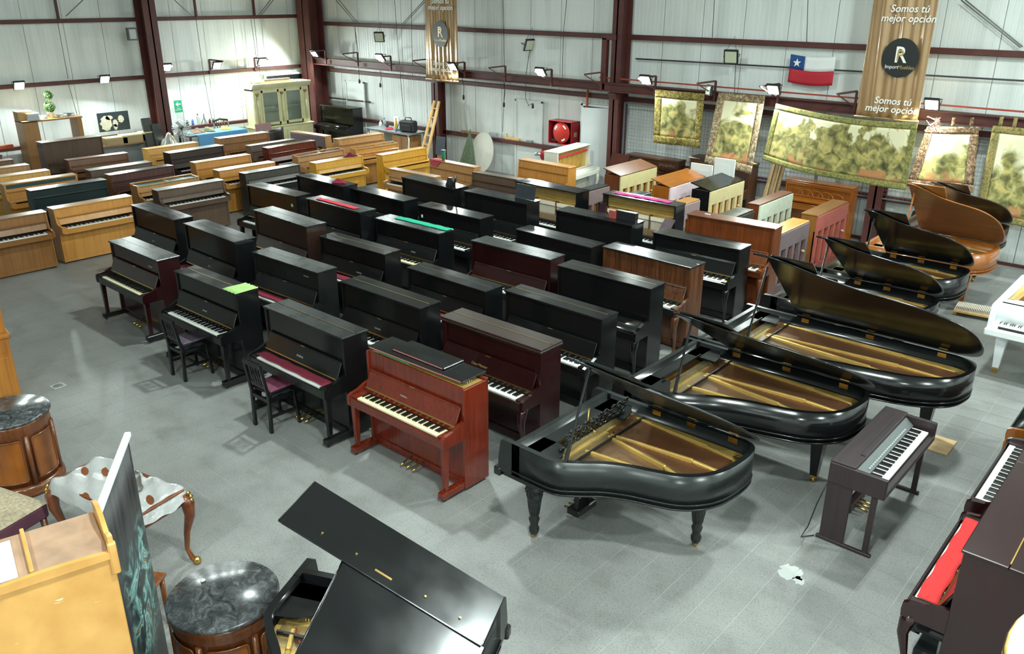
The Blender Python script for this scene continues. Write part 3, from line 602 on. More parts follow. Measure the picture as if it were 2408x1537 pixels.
# pianos along the back wall
def fluted(t,hw,d,h,M,MX):
    for a_,b_ in ((-hw+.08,-.18),(.18,hw-.08)):
        n=int((b_-a_)/.04)
        for k in range(n): MB().tube([(a_+.02+k*.04,.03,.82),(a_+.02+k*.04,.03,h-.07)],.015,6).build('flute',M,t)
    cornice(t,hw,d,h,M,MX)
up(41,(-10.38,16.80,-1.5,1.44,.33,1.14),'DOL','dark oak upright piano with fluted front panels against the back wall',extra=fluted,fall='closed',legs='cabriole',lid='one')
up(42,(-8.58,16.62,-3,1.5,.40,1.32),'DOL','tall dark panelled upright piano behind the second tapestry',extra=cornice,fall='closed',legs='cabriole',lid='one')
def spinet(t,hw,d,h,M,MX):
    MB().box(-hw,hw,-.30,.03,.76,.80,.006).build('key_lid',MX,t)
    q=MB()
    for k in range(5):
        c0=-.42+k*.21; q.tube([(c0+.16*cos(a_)*1.0,-.06,.84+.13*sin(a_)) for a_ in [pi*j/12 for j in range(13)]],.008,6)
    q.tube([(-.6,-.06,.84),(.6,-.06,.84)],.01,6); q.build('looped_music_desk',MX,t)
    MB().box(-hw+.03,hw-.03,-.01,.03,h-.1,h-.03,.006).build('shelf_edge',MX,t)
up(43,(-6.40,16.74,-1.4,1.40,.35,1.12),'AMB','amber spinet piano with a looped openwork music desk',extra=spinet,fall='closed',legs='cabriole',lid='one')
def whiteopen(t,hw,d,h,M,MX):
    MB().box(-hw+.04,hw-.04,.12,.13,.72,h-.03,0).build('iron_plate',GOLDP,t); MB().box(-hw+.05,hw-.05,.06,.075,h-.16,h-.12,.003).build('red_rail',FELTR,t)
    for k in range(5): MB().beam((-.5+k*.2,.1,.75),(-.3+k*.22,.1,h-.1),.03,.02,(0,1,0)).build('plate_strut',GOLDP,t)
up(44,(-12.0,16.00,96,1.5,.40,1.26),'WHT','cream white upright piano with its front panel off by the open door',extra=whiteopen,fall='closed',legs='cabriole')
for c in list(UP[44][1].children):
    if c.name.split('.')[0]=='upper_panel': bpy.data.objects.remove(c)
up(78,(-21.85,16.62,0,1.66,.40,1.33),'BK','black upright piano with brass strip in the hall corner beside the cream cabinet',fall='closed',hinge='brass',lid='one',extra=lambda t,hw,d,h,M,MX: MB().box(-hw+.05,hw-.1,.0,.006,h-.03,h-.01,0).build('brass_strip',BRASS,t))
# tall piano turned round at left with boards off
up(79,(-21.6,8.5,90,1.44,.36,1.30),'GRB','tall grey-brown piano with open lower back behind the brown console',fall='closed',legs='none',lid='one')
# right-hand uprights facing left
up(80,(-.78,6.16,-90,1.5,.52,1.30),'MR','glossy dark mahogany upright piano with red felt over its keys, cabriole legs',legs='cabriole',hinge='brass',single=True,topfin='MR',logo=None)
up(81,(-.80,7.82,-90,1.48,.45,1.22),'MR','dark red upright piano with bare keys next to the red-felt piano',legs='cabriole',single=True)
up(82,(-.85,9.45,-90,1.46,.42,1.18),'AMB','amber brown upright piano beyond the dark red ones at the right aisle',fall='closed',legs='cabriole',topfin='BD')
# ------------------------------------------------------------------ grand pianos
def catmull(P, n=6):
    out=[]
    for i in range(len(P)-1):
        p0=P[max(i-1,0)]; p1=P[i]; p2=P[i+1]; p3=P[min(i+2,len(P)-1)]
        for k in range(n):
            t=k/n; out.append(tuple(.5*((2*p1[j])+(-p0[j]+p2[j])*t+(2*p0[j]-5*p1[j]+4*p2[j]-p3[j])*t*t+(-p0[j]+3*p1[j]-3*p2[j]+p3[j])*t**3) for j in (0,1)))
    out.append(tuple(P[-1])); return out
def outline(L, Wd, x0=.0):
    f=lambda a: .54+(a-.30)/.70*(L-.54)
    c=[(f(a),b*Wd) for a,b in ((.30,0),(.37,.018),(.45,.09),(.53,.175),(.63,.245),(.75,.30),(.85,.355),(.93,.45),(.98,.58),(1.0,.76),(.995,.90),(.97,.97),(.92,1.0))]
    return [(x0,0)]+catmull(c)+[(x0,Wd)]
def inset_poly(P, o):
    n=len(P); out=[]
    for i in range(n):
        a=Vector(P[i-1]); b=Vector(P[i]); c=Vector(P[(i+1)%n])
        d1=(b-a).normalized(); d2=(c-b).normalized(); n1=Vector((-d1.y,d1.x)); n2=Vector((-d2.y,d2.x)); m=(n1+n2)
        m = n1 if m.length<1e-4 else m/ max(.4,(1+n1.dot(n2)))
        out.append(tuple(b+m*o))
    return out
def ring(mb, A, B, z0, z1, smooth=True):                       # closed wall between outlines A (outer) and B (inner)
    n=len(A); v=[(*p,z0) for p in A]+[(*p,z1) for p in A]+[(*p,z0) for p in B]+[(*p,z1) for p in B]; fs=[]; sm_=[]
    for i in range(n):
        j=(i+1)%n
        fs += [(i,j,n+j,n+i),(2*n+j,2*n+i,3*n+i,3*n+j),(n+i,n+j,3*n+j,3*n+i),(j,i,2*n+i,2*n+j)]; sm_ += [smooth,smooth,False,False]
    o=len(mb.v); mb.add(v,fs); mb.sm[-len(fs):]=sm_; return mb
def turned_leg(kind,h):
    if kind=='carved': return [(.03,.03),(.045,.06),(.05,.10),(.035,.13),(.045,.17),(.052,.20),(.040,.23),(.046,.25),(.062,.40),(.072,.43),(.078,.46),(.058,.48),(.075,.50),(.085,.53),(.06,.56),(.055,h)]
    return [(.03,.03),(.045,.06),(.03,.09),(.045,.12),(.075,.36),(.085,.40),(.05,.43),(.095,.47),(.095,.51),(.05,.54),(.08,.58),(.06,h)]
def grand(loc, rz, L, fin, label, Wd=1.45, ang=35, leg='square', lidx=.56, prop=True, flap='folded', desk='plain', zt=1.0, rimfin=None, lid_poly=None, underfin=None, single=False, kimball=False, keyb=True, moulding=True, wedge=None, props=None, plate=GOLDP):
    t=empty('grand_piano',loc,R(rz),label,'piano','grand pianos')
    M=FIN[fin]('x') if isinstance(fin,str) else fin; zb=zt-.33
    O=outline(L,Wd,.16); I=inset_poly(O,.05)
    ring(MB(),O,I,zb,zt-.002).build('rim',M,t)
    if moulding:
        O2=inset_poly(O,-.008); ring(MB(),O2,O,zb+.045,zb+.058).build('rim_moulding',M,t); ring(MB(),inset_poly(O,-.005),O,zb-.004,zb+.012).build('base_moulding',M,t)
    MB().prism(I,'z',zb+.14,zb+.152).build('soundboard',SOUND,t)
    # iron plate
    J=inset_poly(O,.055); K=inset_poly(O,.16); zp=zb+.205
    pl=ring(MB(),J,K,zp-.012,zp,False).build('iron_plate',plate,t)
    MB().box(.40,.66,.06,Wd-.06,zp-.012,zp-.001,0).build('pin_field',plate,pl)
    for (ya,xb,yb) in ((.14,.50,.21),(.33,.72,.35),(.57,.87,.43),(.60,.965,.66),(.90,.94,.84)):
        a_=Vector((.62,ya*Wd,zp+.012)); e_=Vector((.54+(xb-.30)/.70*(L-.54),yb*Wd,zp+.012)); m_=a_.lerp(e_,.72)+Vector((0,0,.025))
        MB().beam(a_,m_,.03,.045,c=.006).beam(m_,e_,.034,.03,c=.006).build('plate_strut',plate,pl)
        MB().lathe([(.018,0),(.018,.05),(.011,.055)],8,(m_.x,m_.y,zp-.01)).build('plate_nut',BRASS,pl)
    q=MB(); I2=inset_poly(O,.13)
    def xmax(y):
        best=.8
        for i in range(len(I2)):
            a_=I2[i]; b_=I2[(i+1)%len(I2)]
            if (a_[1]-y)*(b_[1]-y)<0: best=max(best,a_[0]+(b_[0]-a_[0])*(y-a_[1])/(b_[1]-a_[1]))
        return best
    for k in range(92):
        y0=.07*Wd+k*(.55*Wd/92); y1=y0+.02; q.beam((.56,y0,zp+.012),(max(.62,xmax(y1)-.03),y1+.01,zp+.010),.0022,.0022)
    tag(q.build('treble_strings',STRING,pl),kind='stuff'); q=MB()
    for k in range(44):
        y0=.62*Wd+k*(.31*Wd/44); y1=.50*Wd+k*(.34*Wd/44); q.beam((.56,y0,zp+.022),(max(.7,xmax(y1)-.02),y1,zp+.020),.0048,.0045)
    tag(q.build('bass_strings',COPPER,pl),kind='stuff'); q=MB()
    for r_ in range(4):
        for k in range(58): q.box(.43+r_*.025,.437+r_*.025,.08*Wd+k*.0225,.08*Wd+k*.0225+.006,zp,zp+.03,0)
    tag(q.build('tuning_pins',STEEL,pl),kind='stuff')
    pts=[(p[0],p[1],zp+.004) for p in inset_poly(O,.19)[8:60:2]]
    MB().tube(pts,.006,5).build('red_felt_strip',FELTR,pl)
    MB().box(.665,.685,.08*Wd,.93*Wd,zp+.015,zp+.045,.004).build('damper_row',BLACKP,pl)
    # key bed end
    if keyb:
        MB().box(-.02,.40,.03,Wd-.03,zb-.06,zb+.005,.006).build('key_bed',M,t)
        MB().box(-.05,.03,-.015,Wd+.015,zb-.06,zb+.03,.012).build('key_slip',M,t)
        ap=[(.0,zb),(.25,zb),(.25,zt),(.06,zt),(.03,zt-.02),(.02,zt-.07),(.0,zb+.12)]
        for y0 in (0,Wd-.05): MB().prism(ap,'y',y0,y0+.05).build('cheek',M,t)
        for y0,y1 in ((.05,.12),(Wd-.12,Wd-.05)): MB().box(.03,.22,y0,y1,zb+.0,zb+.08,.004).build('key_block',M,t)
        old=t; ks=bpy.data.objects.new('keyboard',MB().box(-.63,.63,-.15,.06,-.035,-.021,0).mesh('kb')); COL.objects.link(ks); ks.data.materials.append(DKSTEEL); ks.parent=t
        ks.location=(.20,Wd/2,zb+.075); ks.rotation_euler=(0,0,-pi/2)
        o=ob('white_keys',WK,ks); o['kind']='stuff'; o=ob('black_keys',BKM,ks); o['kind']='stuff'
        q=Matrix.Translation((.235,0,zb+.10))@Matrix.Rotation(R(18),4,'Y')
        fb=MB(q).box(-.011,.011,.05,Wd-.05,0,.17,.006).build('fallboard',M,t)
        if kimball: text('kimball',.075,'lettering',BLACKP,fb,q@Matrix.Translation((-.012,Wd/2+.25,.08))@Matrix(((0,0,-1,0),(-1,0,0,0),(0,1,0,0),(0,0,0,1))),.0006)
        MB().box(.25,.40,.05,Wd-.05,zt-.07,zt-.045,.004).build('rear_shelf',M,t)
        for y0,y1 in ((.05,.34),(Wd-.34,Wd-.05)): MB().prism([(.25,y0),(.60,y0),(.58,(y0+y1)/2),(.50,y1),(.25,y1)],'z',zt-.065,zt-.045).build('desk_wing',M,t)
        if desk=='carved':
            q=MB(Matrix.Translation((.52,Wd/2,zt-.03))@Matrix.Rotation(R(20),4,'Y'))
            rnd=random.Random(3)
            for k in range(9):
                for r_ in range(3):
                    cy=-.42+k*.105; cz=.03+r_*.075; s_=1 if (k+r_)%2 else -1
                    q.tube([(0,cy+s_*(.012+.0045*j)*cos(j*.62),cz+(.012+.0042*j)*sin(j*.62)) for j in range(11)],.011,6)
            q.tube([(0,-.5,0),(0,.5,0)],.012,6); d_=q.build('carved_music_desk',M,t)
            MB(Matrix.Translation((.47,Wd/2,zt-.03))).tube([(0,0,.2),(-.02,0,.02),(.09,.0,-.01)],.012,6).build('brass_stay',BRASS,d_)
        elif desk=='plain':
            q=Matrix.Translation((.40,Wd/2,zt-.03)); MB(q).box(0,.02,-.40,.40,0,.02,.003).build('music_desk',M,t)
    # lid
    hz=zt+.012; H=Matrix.Translation((0,Wd,hz))@Matrix.Rotation(-R(ang),4,'X')
    OL=inset_poly(outline(L,Wd,lidx),-.012) if lid_poly is None else lid_poly
    pts=[(p[0],p[1]-Wd) for p in OL]
    if ang>0:
        ld=MB(H).prism(pts,'z',0,.022).build('lid',FIN[underfin]('x') if underfin else M,t)
        MB(H).tube([(p[0],p[1],.011) for p in pts],.012,6).build('lid_edge',M,ld)
        if flap=='folded': MB(H).box(lidx+.02,lidx+.50,-Wd,-.02,.026,.046,.004).build('lid_flap',M,ld)
        elif flap=='out': 
            MB(H).box(lidx-.47,lidx-.01,-Wd-.02,.0,0,.022,.006).build('lid_flap',M,ld)
            MB(H).box(lidx-.06,lidx+.012,-Wd+.01,-.01,.022,.034,.008).build('flap_hinge',M,ld)
            MB(H).box(lidx-.075,lidx-.055,-.80,-.68,.022,.032,0).build('lock_plate',BRASS,ld)
            for yy in (-1.2,-.95,-.45,-.2): MB(H).lathe([(.008,.022),(.008,.03)],8,(lidx-.1,yy,0)).build('screw',BRASS,ld)
        for xx in (lidx+.12,(lidx+L*.9)/2,L*.86):
            MB().box(xx-.045,xx+.045,Wd-.052,Wd-.045,zt-.05,zt+.0,0).build('lid_hinge',BRASS,t)
            MB(H).box(xx-.045,xx+.045,-.06,-.005,-.004,.0,0).build('hinge_leaf',BRASS,ld)
        if prop:
            px,py,pd=props or (.70,.055,1.22)
            a_=Vector((px,py,zt-.06)); e_=H@Vector((px-.05,-pd,0)); MB().beam(a_,a_.lerp(e_,.3),.034,.026,c=.004).beam(a_.lerp(e_,.3),e_,.022,.02,c=.004).build('prop_stick',M,t)
    # legs and lyre
    for lx,ly in ((.30,.16),(.30,Wd-.16),(L-.34,Wd*.72)):
        if leg in ('carved','turned'):
            g_=MB().lathe(turned_leg(leg,zb-.06),18,(lx,ly,0)).build('leg',M,t); MB().box(lx-.085,lx+.085,ly-.085,ly+.085,zb-.09,zb+.005,.01).build('leg_block',M,g_)
            if leg=='carved':
                for k in range(14): a_=2*pi*k/14; MB().tube([(lx+.043*cos(a_),ly+.043*sin(a_),.255),(lx+.062*cos(a_),ly+.062*sin(a_),.40)],.006,5).build('flute',M,g_)
                for k in range(12): a_=2*pi*k/12; MB().lathe([(.001,-.018),(.018,0),(.001,.018)],6,(lx+.078*cos(a_),ly+.078*sin(a_),.505)).build('carved_leaf',M,g_)
        else:
            g_=MB(); g_.add([(lx+a_*k_,ly+b_*k_,z_) for z_,k_ in ((.07,.035),(zb-.02,.075)) for a_,b_ in ((-1,-1),(1,-1),(1,1),(-1,1))],[(3,2,1,0),(4,5,6,7),(0,1,5,4),(1,2,6,5),(2,3,7,6),(3,0,4,7)]); g_=g_.build('leg',M,t)
            MB().box(lx-.036,lx+.036,ly-.036,ly+.036,.055,.10,.003).build('ferrule',BRASS,g_)
        MB().tube([(lx-.02,ly,.032),(lx+.02,ly,.032)],.032,12).build('caster',BRASS,g_)
    ly0=MB()
    for yy in (-.1,.1): ly0.box(.42,.46,Wd/2+yy-.018,Wd/2+yy+.018,.13,zb,.004)
    ly0.box(.36,.50,Wd/2-.15,Wd/2+.15,.07,.14,.01); ly0=ly0.build('pedal_lyre',M,t)
    for yy in (-.07,0,.07): MB().tube([(.37,Wd/2+yy,.09),(.28,Wd/2+yy,.075)],.012,6).build('pedal',BRASS,ly0)
    MB().prism(inset_poly(O,.03),'z',zb-.01,zb+.004).build('bottom_board',FIN['DB']('x'),t)
    return t
GR={}
GR[1]=grand((-4.42,4.89,0),0,1.83,'BD','old black grand piano with carved turned legs and scrolled music desk',Wd=1.44,ang=35,leg='carved',lidx=.66,desk='carved',rimfin='BD')
GR[2]=grand((-4.42,6.66,0),0,2.20,'BK','glossy black grand piano between the carved-leg grand and the concert grand',Wd=1.44,ang=31,leg='square',lidx=.58)
GR[3]=grand((-4.42,8.15,0),0,2.80,'BK','long black concert grand piano with one leg on a plywood square',Wd=1.46,ang=42,leg='square',lidx=.72,underfin='BK')
GR[4]=grand((-4.42,10.06,0),0,1.88,'BK','black baby grand piano behind the concert grand',Wd=1.44,ang=34,leg='square',lidx=.66)
GR[5]=grand((-4.42,11.69,0),0,1.83,'BK','black grand piano with bulbous turned legs',Wd=1.44,ang=36,leg='turned',lidx=.60)
GR[6]=grand((-4.42,13.33,0),0,1.85,'AMB','brown grand piano with a dark brown raised lid',Wd=1.44,ang=41,leg='square',lidx=.60,underfin='BRN')
GR[7]=grand((-4.42,14.87,0),0,1.65,'DB','dark brown grand piano nearest the back wall',Wd=1.40,ang=32,leg='square',lidx=.60)
GR[8]=grand((-.58,11.62,0),90,1.8,mat('white_lacquer',(.80,.82,.83),.2,coat=.4),'white grand piano lettered kimball at the right edge',Wd=1.42,ang=0,leg='square',kimball=True)
GR[9]=grand((-4.30,2.78,0),-65,1.75,'BK','black grand piano with its flap unfolded beside the marble-topped drum table',Wd=1.45,ang=26,leg='square',flap='out',lidx=.56,desk=None,lid_poly=[(.56,.46),(1.70,.62),(1.75,.9),(1.74,1.35),(1.6,1.46),(.56,1.46)],prop=False)
MB().beam((.75,.9,.95),(.75,.55,1.30),.022,.02).build('prop_stick',BLK,GR[9])
tag(MB().box(-2.03,-1.67,9.17,9.55,.002,.022,.002).build('plywood_square',wood('ply','b9966a','d6b88c','x',.6,12,0)),'plywood square under a leg of the concert grand','board')
# ------------------------------------------------------------------ cloths and small things on the pianos
def on_piano(i, u, v, z):                                   # point in piano i's own frame -> world
    (x,y,rot,w,d,h),t=UP[i]; a=R(rot); return Vector((x+u*cos(a)-v*sin(a), y+u*sin(a)+v*cos(a), z))
def felt(i, u0,u1,v0,v1,z,m,name,label,cat='cloth',group=None,wob=.004,zl=None,n=24):
    rnd=random.Random(i*7+int(u0*100)); ph=rnd.random()*6
    def f(a,b):
        u=u0+(u1-u0)*a; v=v0+(v1-v0)*b + .006*sin(a*23+ph)*(1 if b in (0,1) else 0)
        p=on_piano(i,u,v,z+ (0 if zl is None else zl*b)); p.z += .004+wob*(.5+.5*sin(a*31+ph)*sin(b*5+ph)); return p
    o=MB().grid(f,n,4).build(name,m,solid=.004); return tag(o,label,cat,group)
MRN=mat('maroon_felt',(.20,.012,.035),.95,var=.1); G4='maroon felts on keyboards'
for i,lb,u1 in ((5,'maroon felt strip over the keys of the ETERNA piano',.64),(7,'maroon felt over the keys of the dusty YAMAHA piano',.6),(11,'maroon felt on the keys of the piano behind the dusty YAMAHA',.62),(2,'maroon felt over the keys of the piano behind the dark maroon upright',.6),(1,'maroon felt over the keys of the black piano at the row end',.6),(12,'maroon felt over the keys of the low black third-row piano',.6)):
    felt(i,-.66,u1,-.215,-.085,.715,MRN,'key_cover',lb,'cloth',G4)
felt(15,-.55,.50,.08,.19,1.34,mat('scarlet_felt',(.62,.03,.05),.95),'felt_strip','red felt strip lying along a black piano lid')
felt(16,-.48,.72,.20,.345,1.21,mat('emerald_felt',(.0,.36,.20),.9),'felt_strip','bright green felt strip lying along a black piano lid')
felt(29,-.58,.56,.10,.24,1.34,mat('magenta_felt',(.62,.03,.25),.9),'felt_strip','magenta felt strip on the opened dusty piano',wob=.008)
felt(4,.44,.74,.0,.33,1.20,mat('pale_green_cloth',(.35,.55,.18),.9,var=.1),'cloth','crumpled pale green cloth on the end of a black piano lid',wob=.02,n=12)
felt(80,-.66,.62,-.225,-.085,.715,mat('bright_red_felt',(.72,.035,.035),.85,var=.06,vscale=4),'key_cover','bright red felt runner over the keys of the near right upright','cloth')
def crumple(p, rx, ry, h, m, name, label, seed, rz=0):
    rnd=random.Random(seed); q=[(rnd.uniform(2,6),rnd.uniform(0,6)) for _ in range(4)]
    def f(a,b):
        th=2*pi*a; r=b; k=1+.18*sin(3*th+q[0][1])+.1*sin(7*th+q[1][1])
        x=rx*r*k*cos(th); y=ry*r*k*sin(th); z=h*(1-r**2.2)*(.65+.35*sin(q[2][0]*x/rx+q[2][1])*cos(q[3][0]*y/ry+q[3][1]))
        return (p[0]+x*cos(rz)-y*sin(rz),p[1]+x*sin(rz)+y*cos(rz),p[2]+max(z,.002)+.004)
    return tag(MB().grid(f,28,8).build(name,m),label,'cloth')
crumple(on_piano(19,.40,.17,1.33),.17,.11,.07,mat('wine_cloth',(.22,.015,.04),.95),'wine_cloth','crumpled wine-red cloth cap on a black piano lid',4)
crumple(on_piano(63,.42,.12,.98),.18,.08,.10,mat('wine_cloth2',(.16,.01,.04),.95),'cloth','crumpled maroon cloth on the yellow oak console',5,1.4)
crumple(on_piano(69,-.52,.06,1.08),.20,.10,.02,mat('coral_cloth',(.50,.06,.08),.9),'cloth','red cloth under the green cup on a tan console',6)
tag(MB().grid(lambda a,b: on_piano(69,-.72+.36*a,-.012-.004*sin(a*9),1.085-b*.20*(1-abs(a-.5)*1.7)),10,6).build('cloth_corner',mat('coral_cloth',(.50,.06,.08),.9),solid=.004),'hanging corner of the red cloth on the tan console','cloth')
p=on_piano(69,-.36,.10,1.10); cup=tag(MB().lathe([(.035,0),(.04,.0),(.055,.20),(.058,.205),(.052,.205),(.036,.01)],18,p).build('tumbler',mat('teal_plastic',(.03,.30,.22),.25,coat=.5)),'teal green tumbler standing on the red cloth','cup')
MB().lathe([(.06,.2),(.06,.215),(.05,.22)],18,p).build('rim',mat('dark_teal',(.01,.1,.08),.3),cup)
# metronome on piano 24
p=on_piano(24,.42,.22,1.34); mt=empty('metronome',p,.2,'small black pyramid metronome on a black piano lid','metronome')
MB().add([(-.07,-.06,0),(.07,-.06,0),(.07,.06,0),(-.07,.06,0),(-.035,-.03,.13),(.035,-.03,.13),(.035,.03,.13),(-.035,.03,.13)],[(3,2,1,0),(4,5,6,7),(0,1,5,4),(1,2,6,5),(2,3,7,6),(3,0,4,7)]).build('case',BLACKP,mt)
MB().beam((.09,.0,.0),(.11,.03,.17),.07,.012).build('cover',BLACKP,mt); MB().box(.02,.03,-.063,-.058,.01,.10,0).build('scale',BRASS,mt)
# boards on lids
def board(i,u0,u1,v0,v1,z0,z1,m,label,name='loose_board'):
    a=on_piano(i,u0,v0,z0); b=on_piano(i,u1,v0,z0); c=on_piano(i,u1,v1,z1); d=on_piano(i,u0,v1,z1); n=(b-a).cross(d-a).normalized()*.018
    return tag(MB().add([a,b,c,d,a+n,b+n,c+n,d+n],[(3,2,1,0),(4,5,6,7),(0,1,5,4),(1,2,6,5),(2,3,7,6),(3,0,4,7)]).build(name,m),label,'board')
board(25,.28,.72,.25,.30,1.342,1.58,mat('slate_board',(.022,.026,.03),.4,var=.2,vscale=5),'dark slate-grey board standing on a black piano lid')
bx=empty('music_box',on_piano(26,.34,.2,1.34),0,'black box with a red panel standing on a black piano lid','box')
MB().box(-.02,.36,-.02,.06,0,.14,.004).build('case',BLACKP,bx); MB().box(-.12,.0,-.06,.0,.0,.13,.004).build('red_panel',mat('brick_panel',(.30,.06,.05),.4),bx)
board(29,.58,.78,-.30,-.02,.86,1.10,mat('grey_plum_board',(.09,.06,.07),.35,var=.2,vscale=6),'grey plum board leaning on the opened dusty piano')
board(29,-.80,-.66,-.02,.03,.85,1.16,mat('dark_plum_board',(.03,.012,.018),.35),'dark narrow board at the end of the opened dusty piano')
p=on_piano(30,-.45,.15,1.342); tag(MB().box(p.x-.05,p.x+.05,p.y-.012,p.y+.012,p.z,p.z+.012,.003).build('eraser',WHITE),'small white block lying on the mahogany piano','block')
# two black boards stacked on the red piano
def lidboard(u0,u1,v0,v1,z,rz,label):
    p=on_piano(6,(u0+u1)/2,(v0+v1)/2,z); t=empty('lid_board',p,rz,label,'board'); l=(u1-u0)/2; w=(v1-v0)/2
    MB().box(-l,l,-w,w,0,.02,.005).build('panel',BLK,t); MB().box(-l+.02,l-.02,-w-.004,-w+.004,.004,.016,0).build('edge_strip',mat('pink_edge',(.35,.12,.11),.4),t); return t
lidboard(-.72,.66,.05,.40,1.168,.02,'long black piano lid laid on the red mahogany piano'); lidboard(-.44,.34,.13,.42,1.19,-.0,'shorter black board stacked on the long black lid')
# stickers
def sticker(i,u,z,w,h,m,label): 
    a=on_piano(i,u,.033,z); t=R(UP[i][0][2]); tag(MB(Matrix.Translation(a)@Matrix.Rotation(t,4,'Z')).box(-w/2,w/2,-.002,.001,-h/2,h/2,0).build('sticker',m),label,'sticker')
sticker(14,.58,1.13,.05,.05,mat('mint_paper',(.45,.7,.45),.7),'small green paper sticker on a black piano front'); sticker(21,-.66,1.02,.04,.05,WHITE,'small white paper sticker on a black piano end')
# ------------------------------------------------------------------ piano chairs
def chair(c, rz, label, seatm):
    t=empty('piano_chair',c,rz,label,'chair','black piano chairs'); m=BLK
    for sg in (-1,1):
        MB().beam((sg*.155,-.18,0),(sg*.16,-.17,.46),.036,.042,c=.004).beam((sg*.16,-.17,.44),(sg*.15,-.235,.86),.034,.036,c=.004).build('rear_leg',m,t)
        MB().beam((sg*.19,.19,0),(sg*.165,.16,.44),.034,.034,c=.004).build('front_leg',m,t)
        MB().beam((sg*.158,-.17,.40),(sg*.166,.16,.40),.025,.05,c=.003).build('side_rail',m,t)
        MB().beam((sg*.16,-.14,.44),(sg*.16,.12,.47),.012,.02).beam((sg*.16,.12,.43),(sg*.16,-.14,.47),.012,.02).build('lift_scissor',DKSTEEL,t)
    MB().beam((-.155,-.17,.40),(.155,-.17,.40),.025,.05,c=.003).beam((-.165,.16,.40),(.165,.16,.40),.025,.05,c=.003).build('seat_frame',m,t)
    MB().beam((-.16,.0,.20),(.16,.0,.20),.02,.03).beam((-.157,-.175,.2),(-.18,.175,.2),.02,.03).beam((.157,-.175,.2),(.18,.175,.2),.02,.03).build('stretcher',m,t)
    MB().box(-.185,.185,-.16,.185,.475,.50,.01).build('seat_board',m,t); MB().box(-.172,.172,-.148,.172,.495,.525,.014).build('seat_pad',seatm,t)
    MB().beam((-.165,-.23,.84),(.165,-.23,.84),.03,.075,c=.008).build('top_rail',m,t); MB().beam((-.15,-.185,.57),(.15,-.185,.57),.02,.035,c=.004).build('lower_rail',m,t)
    for k in range(4): xx=-.075+k*.05; MB().beam((xx,-.187,.58),(xx,-.228,.82),.02,.012).build('back_slat',m,t)
    for k in (-1,1): MB().beam((k*.02,-.22,.75),(k*.08,-.19,.6),.012,.012).build('back_tracery',m,t)
chair((-9.76,4.79,0),.02,'black piano chair with greyish plum seat at the green-cloth piano',mat('plum_grey_vinyl',(.10,.07,.10),.6)); chair((-7.77,4.74,0),.03,'black piano chair with wine-coloured seat at the ETERNA piano',mat('wine_vinyl',(.16,.035,.07),.6))
# ------------------------------------------------------------------ digital piano
DG=wood('rosewood','231a1c','342729','z',.45,40,.0); DGx=wood('rosewood','231a1c','342729','x',.45,40,.0)
t=empty('digital_piano',(-1.93,7.48,0),R(90),'dark brown digital piano standing by the glossy grands','piano')
for sg in (-1,1):
    MB().box(sg*.68-.016,sg*.68+.016,-.02,.20,.03,.72,.003).build('end_panel',DG,t); MB().box(sg*.68-.016,sg*.68+.016,-.24,-.19,.03,.62,.003).build('front_post',DG,t)
    MB().box(sg*.68-.018,sg*.68+.018,-.27,.23,.0,.032,.004).build('foot',DG,t); MB().box(sg*.69-.02,sg*.69+.02,-.30,.20,.62,.82,.006).build('cheek',DG,t)
MB().box(-.66,.66,.14,.16,.25,.6,.002).build('rear_board',DG,t); MB().box(-.68,.68,-.30,.20,.62,.685,.005).build('key_bed',DGx,t)
MB().box(-.70,.70,-.02,.20,.80,.84,.006).build('top',DGx,t); MB().box(-.45,.45,-.015,.03,.84,.85,.003).build('music_ledge',DGx,t)
MB().prism([(-.10,.735),(-.02,.80),(.0,.80),(.0,.735)],'x',-.66,.66).build('control_panel',mat('panel_grey',(.10,.11,.11),.4),t)
for k in range(22): MB().box(-.5+k*.045,-.47+k*.045,-.085,-.07,.757,.765,0).build('button',mat('button_grey',(.35,.38,.36),.4),t)
keys(t,-.105,.735,single=True)
for xx in (-.07,0,.07): MB().tube([(xx,.12,.10),(xx,-.02,.06)],.012,6).build('pedal',BRASS,t)
MB().box(-.2,.2,.1,.17,.05,.14,.004).beam((-.2,.135,.1),(-.66,.135,.1),.03,.05).beam((.2,.135,.1),(.66,.135,.1),.03,.05).build('pedal_box',DG,t)
MB().tube([(-.66,.2,.62),(-.70,.26,.35),(-.72,.30,.1),(-.8,.32,.012),(-.70,.24,.012)],.006,5).build('power_cord',BLACKP,t)
# ------------------------------------------------------------------ marble-topped drum tables
def marble():
    m=bpy.data.materials.new('grey_marble'); m.use_nodes=True; nt=m.node_tree; b=nt.nodes['Principled BSDF']; b.inputs['Roughness'].default_value=.22
    tc=nt.nodes.new('ShaderNodeTexCoord'); n=nt.nodes.new('ShaderNodeTexNoise'); n.inputs['Scale'].default_value=9; n.inputs['Detail'].default_value=9; n.inputs['Roughness'].default_value=.72; n.inputs['Distortion'].default_value=1.2; nt.links.new(tc.outputs['Object'],n.inputs[0])
    r=ramp(nt,[(.32,(.010,.011,.012)),(.48,(.045,.047,.05)),(.62,(.12,.125,.13)),(.76,(.40,.41,.42))]); nt.links.new(n.outputs['Fac'],r.inputs[0]); nt.links.new(r.outputs[0],b.inputs['Base Color']); return m
MARB=marble(); BURL=wood('burl','4a2208','a05a1a','z',.28,9,.4,blot=.7); WALN=wood('drumwalnut','4a2410','7a4420','z',.3,26,.35)
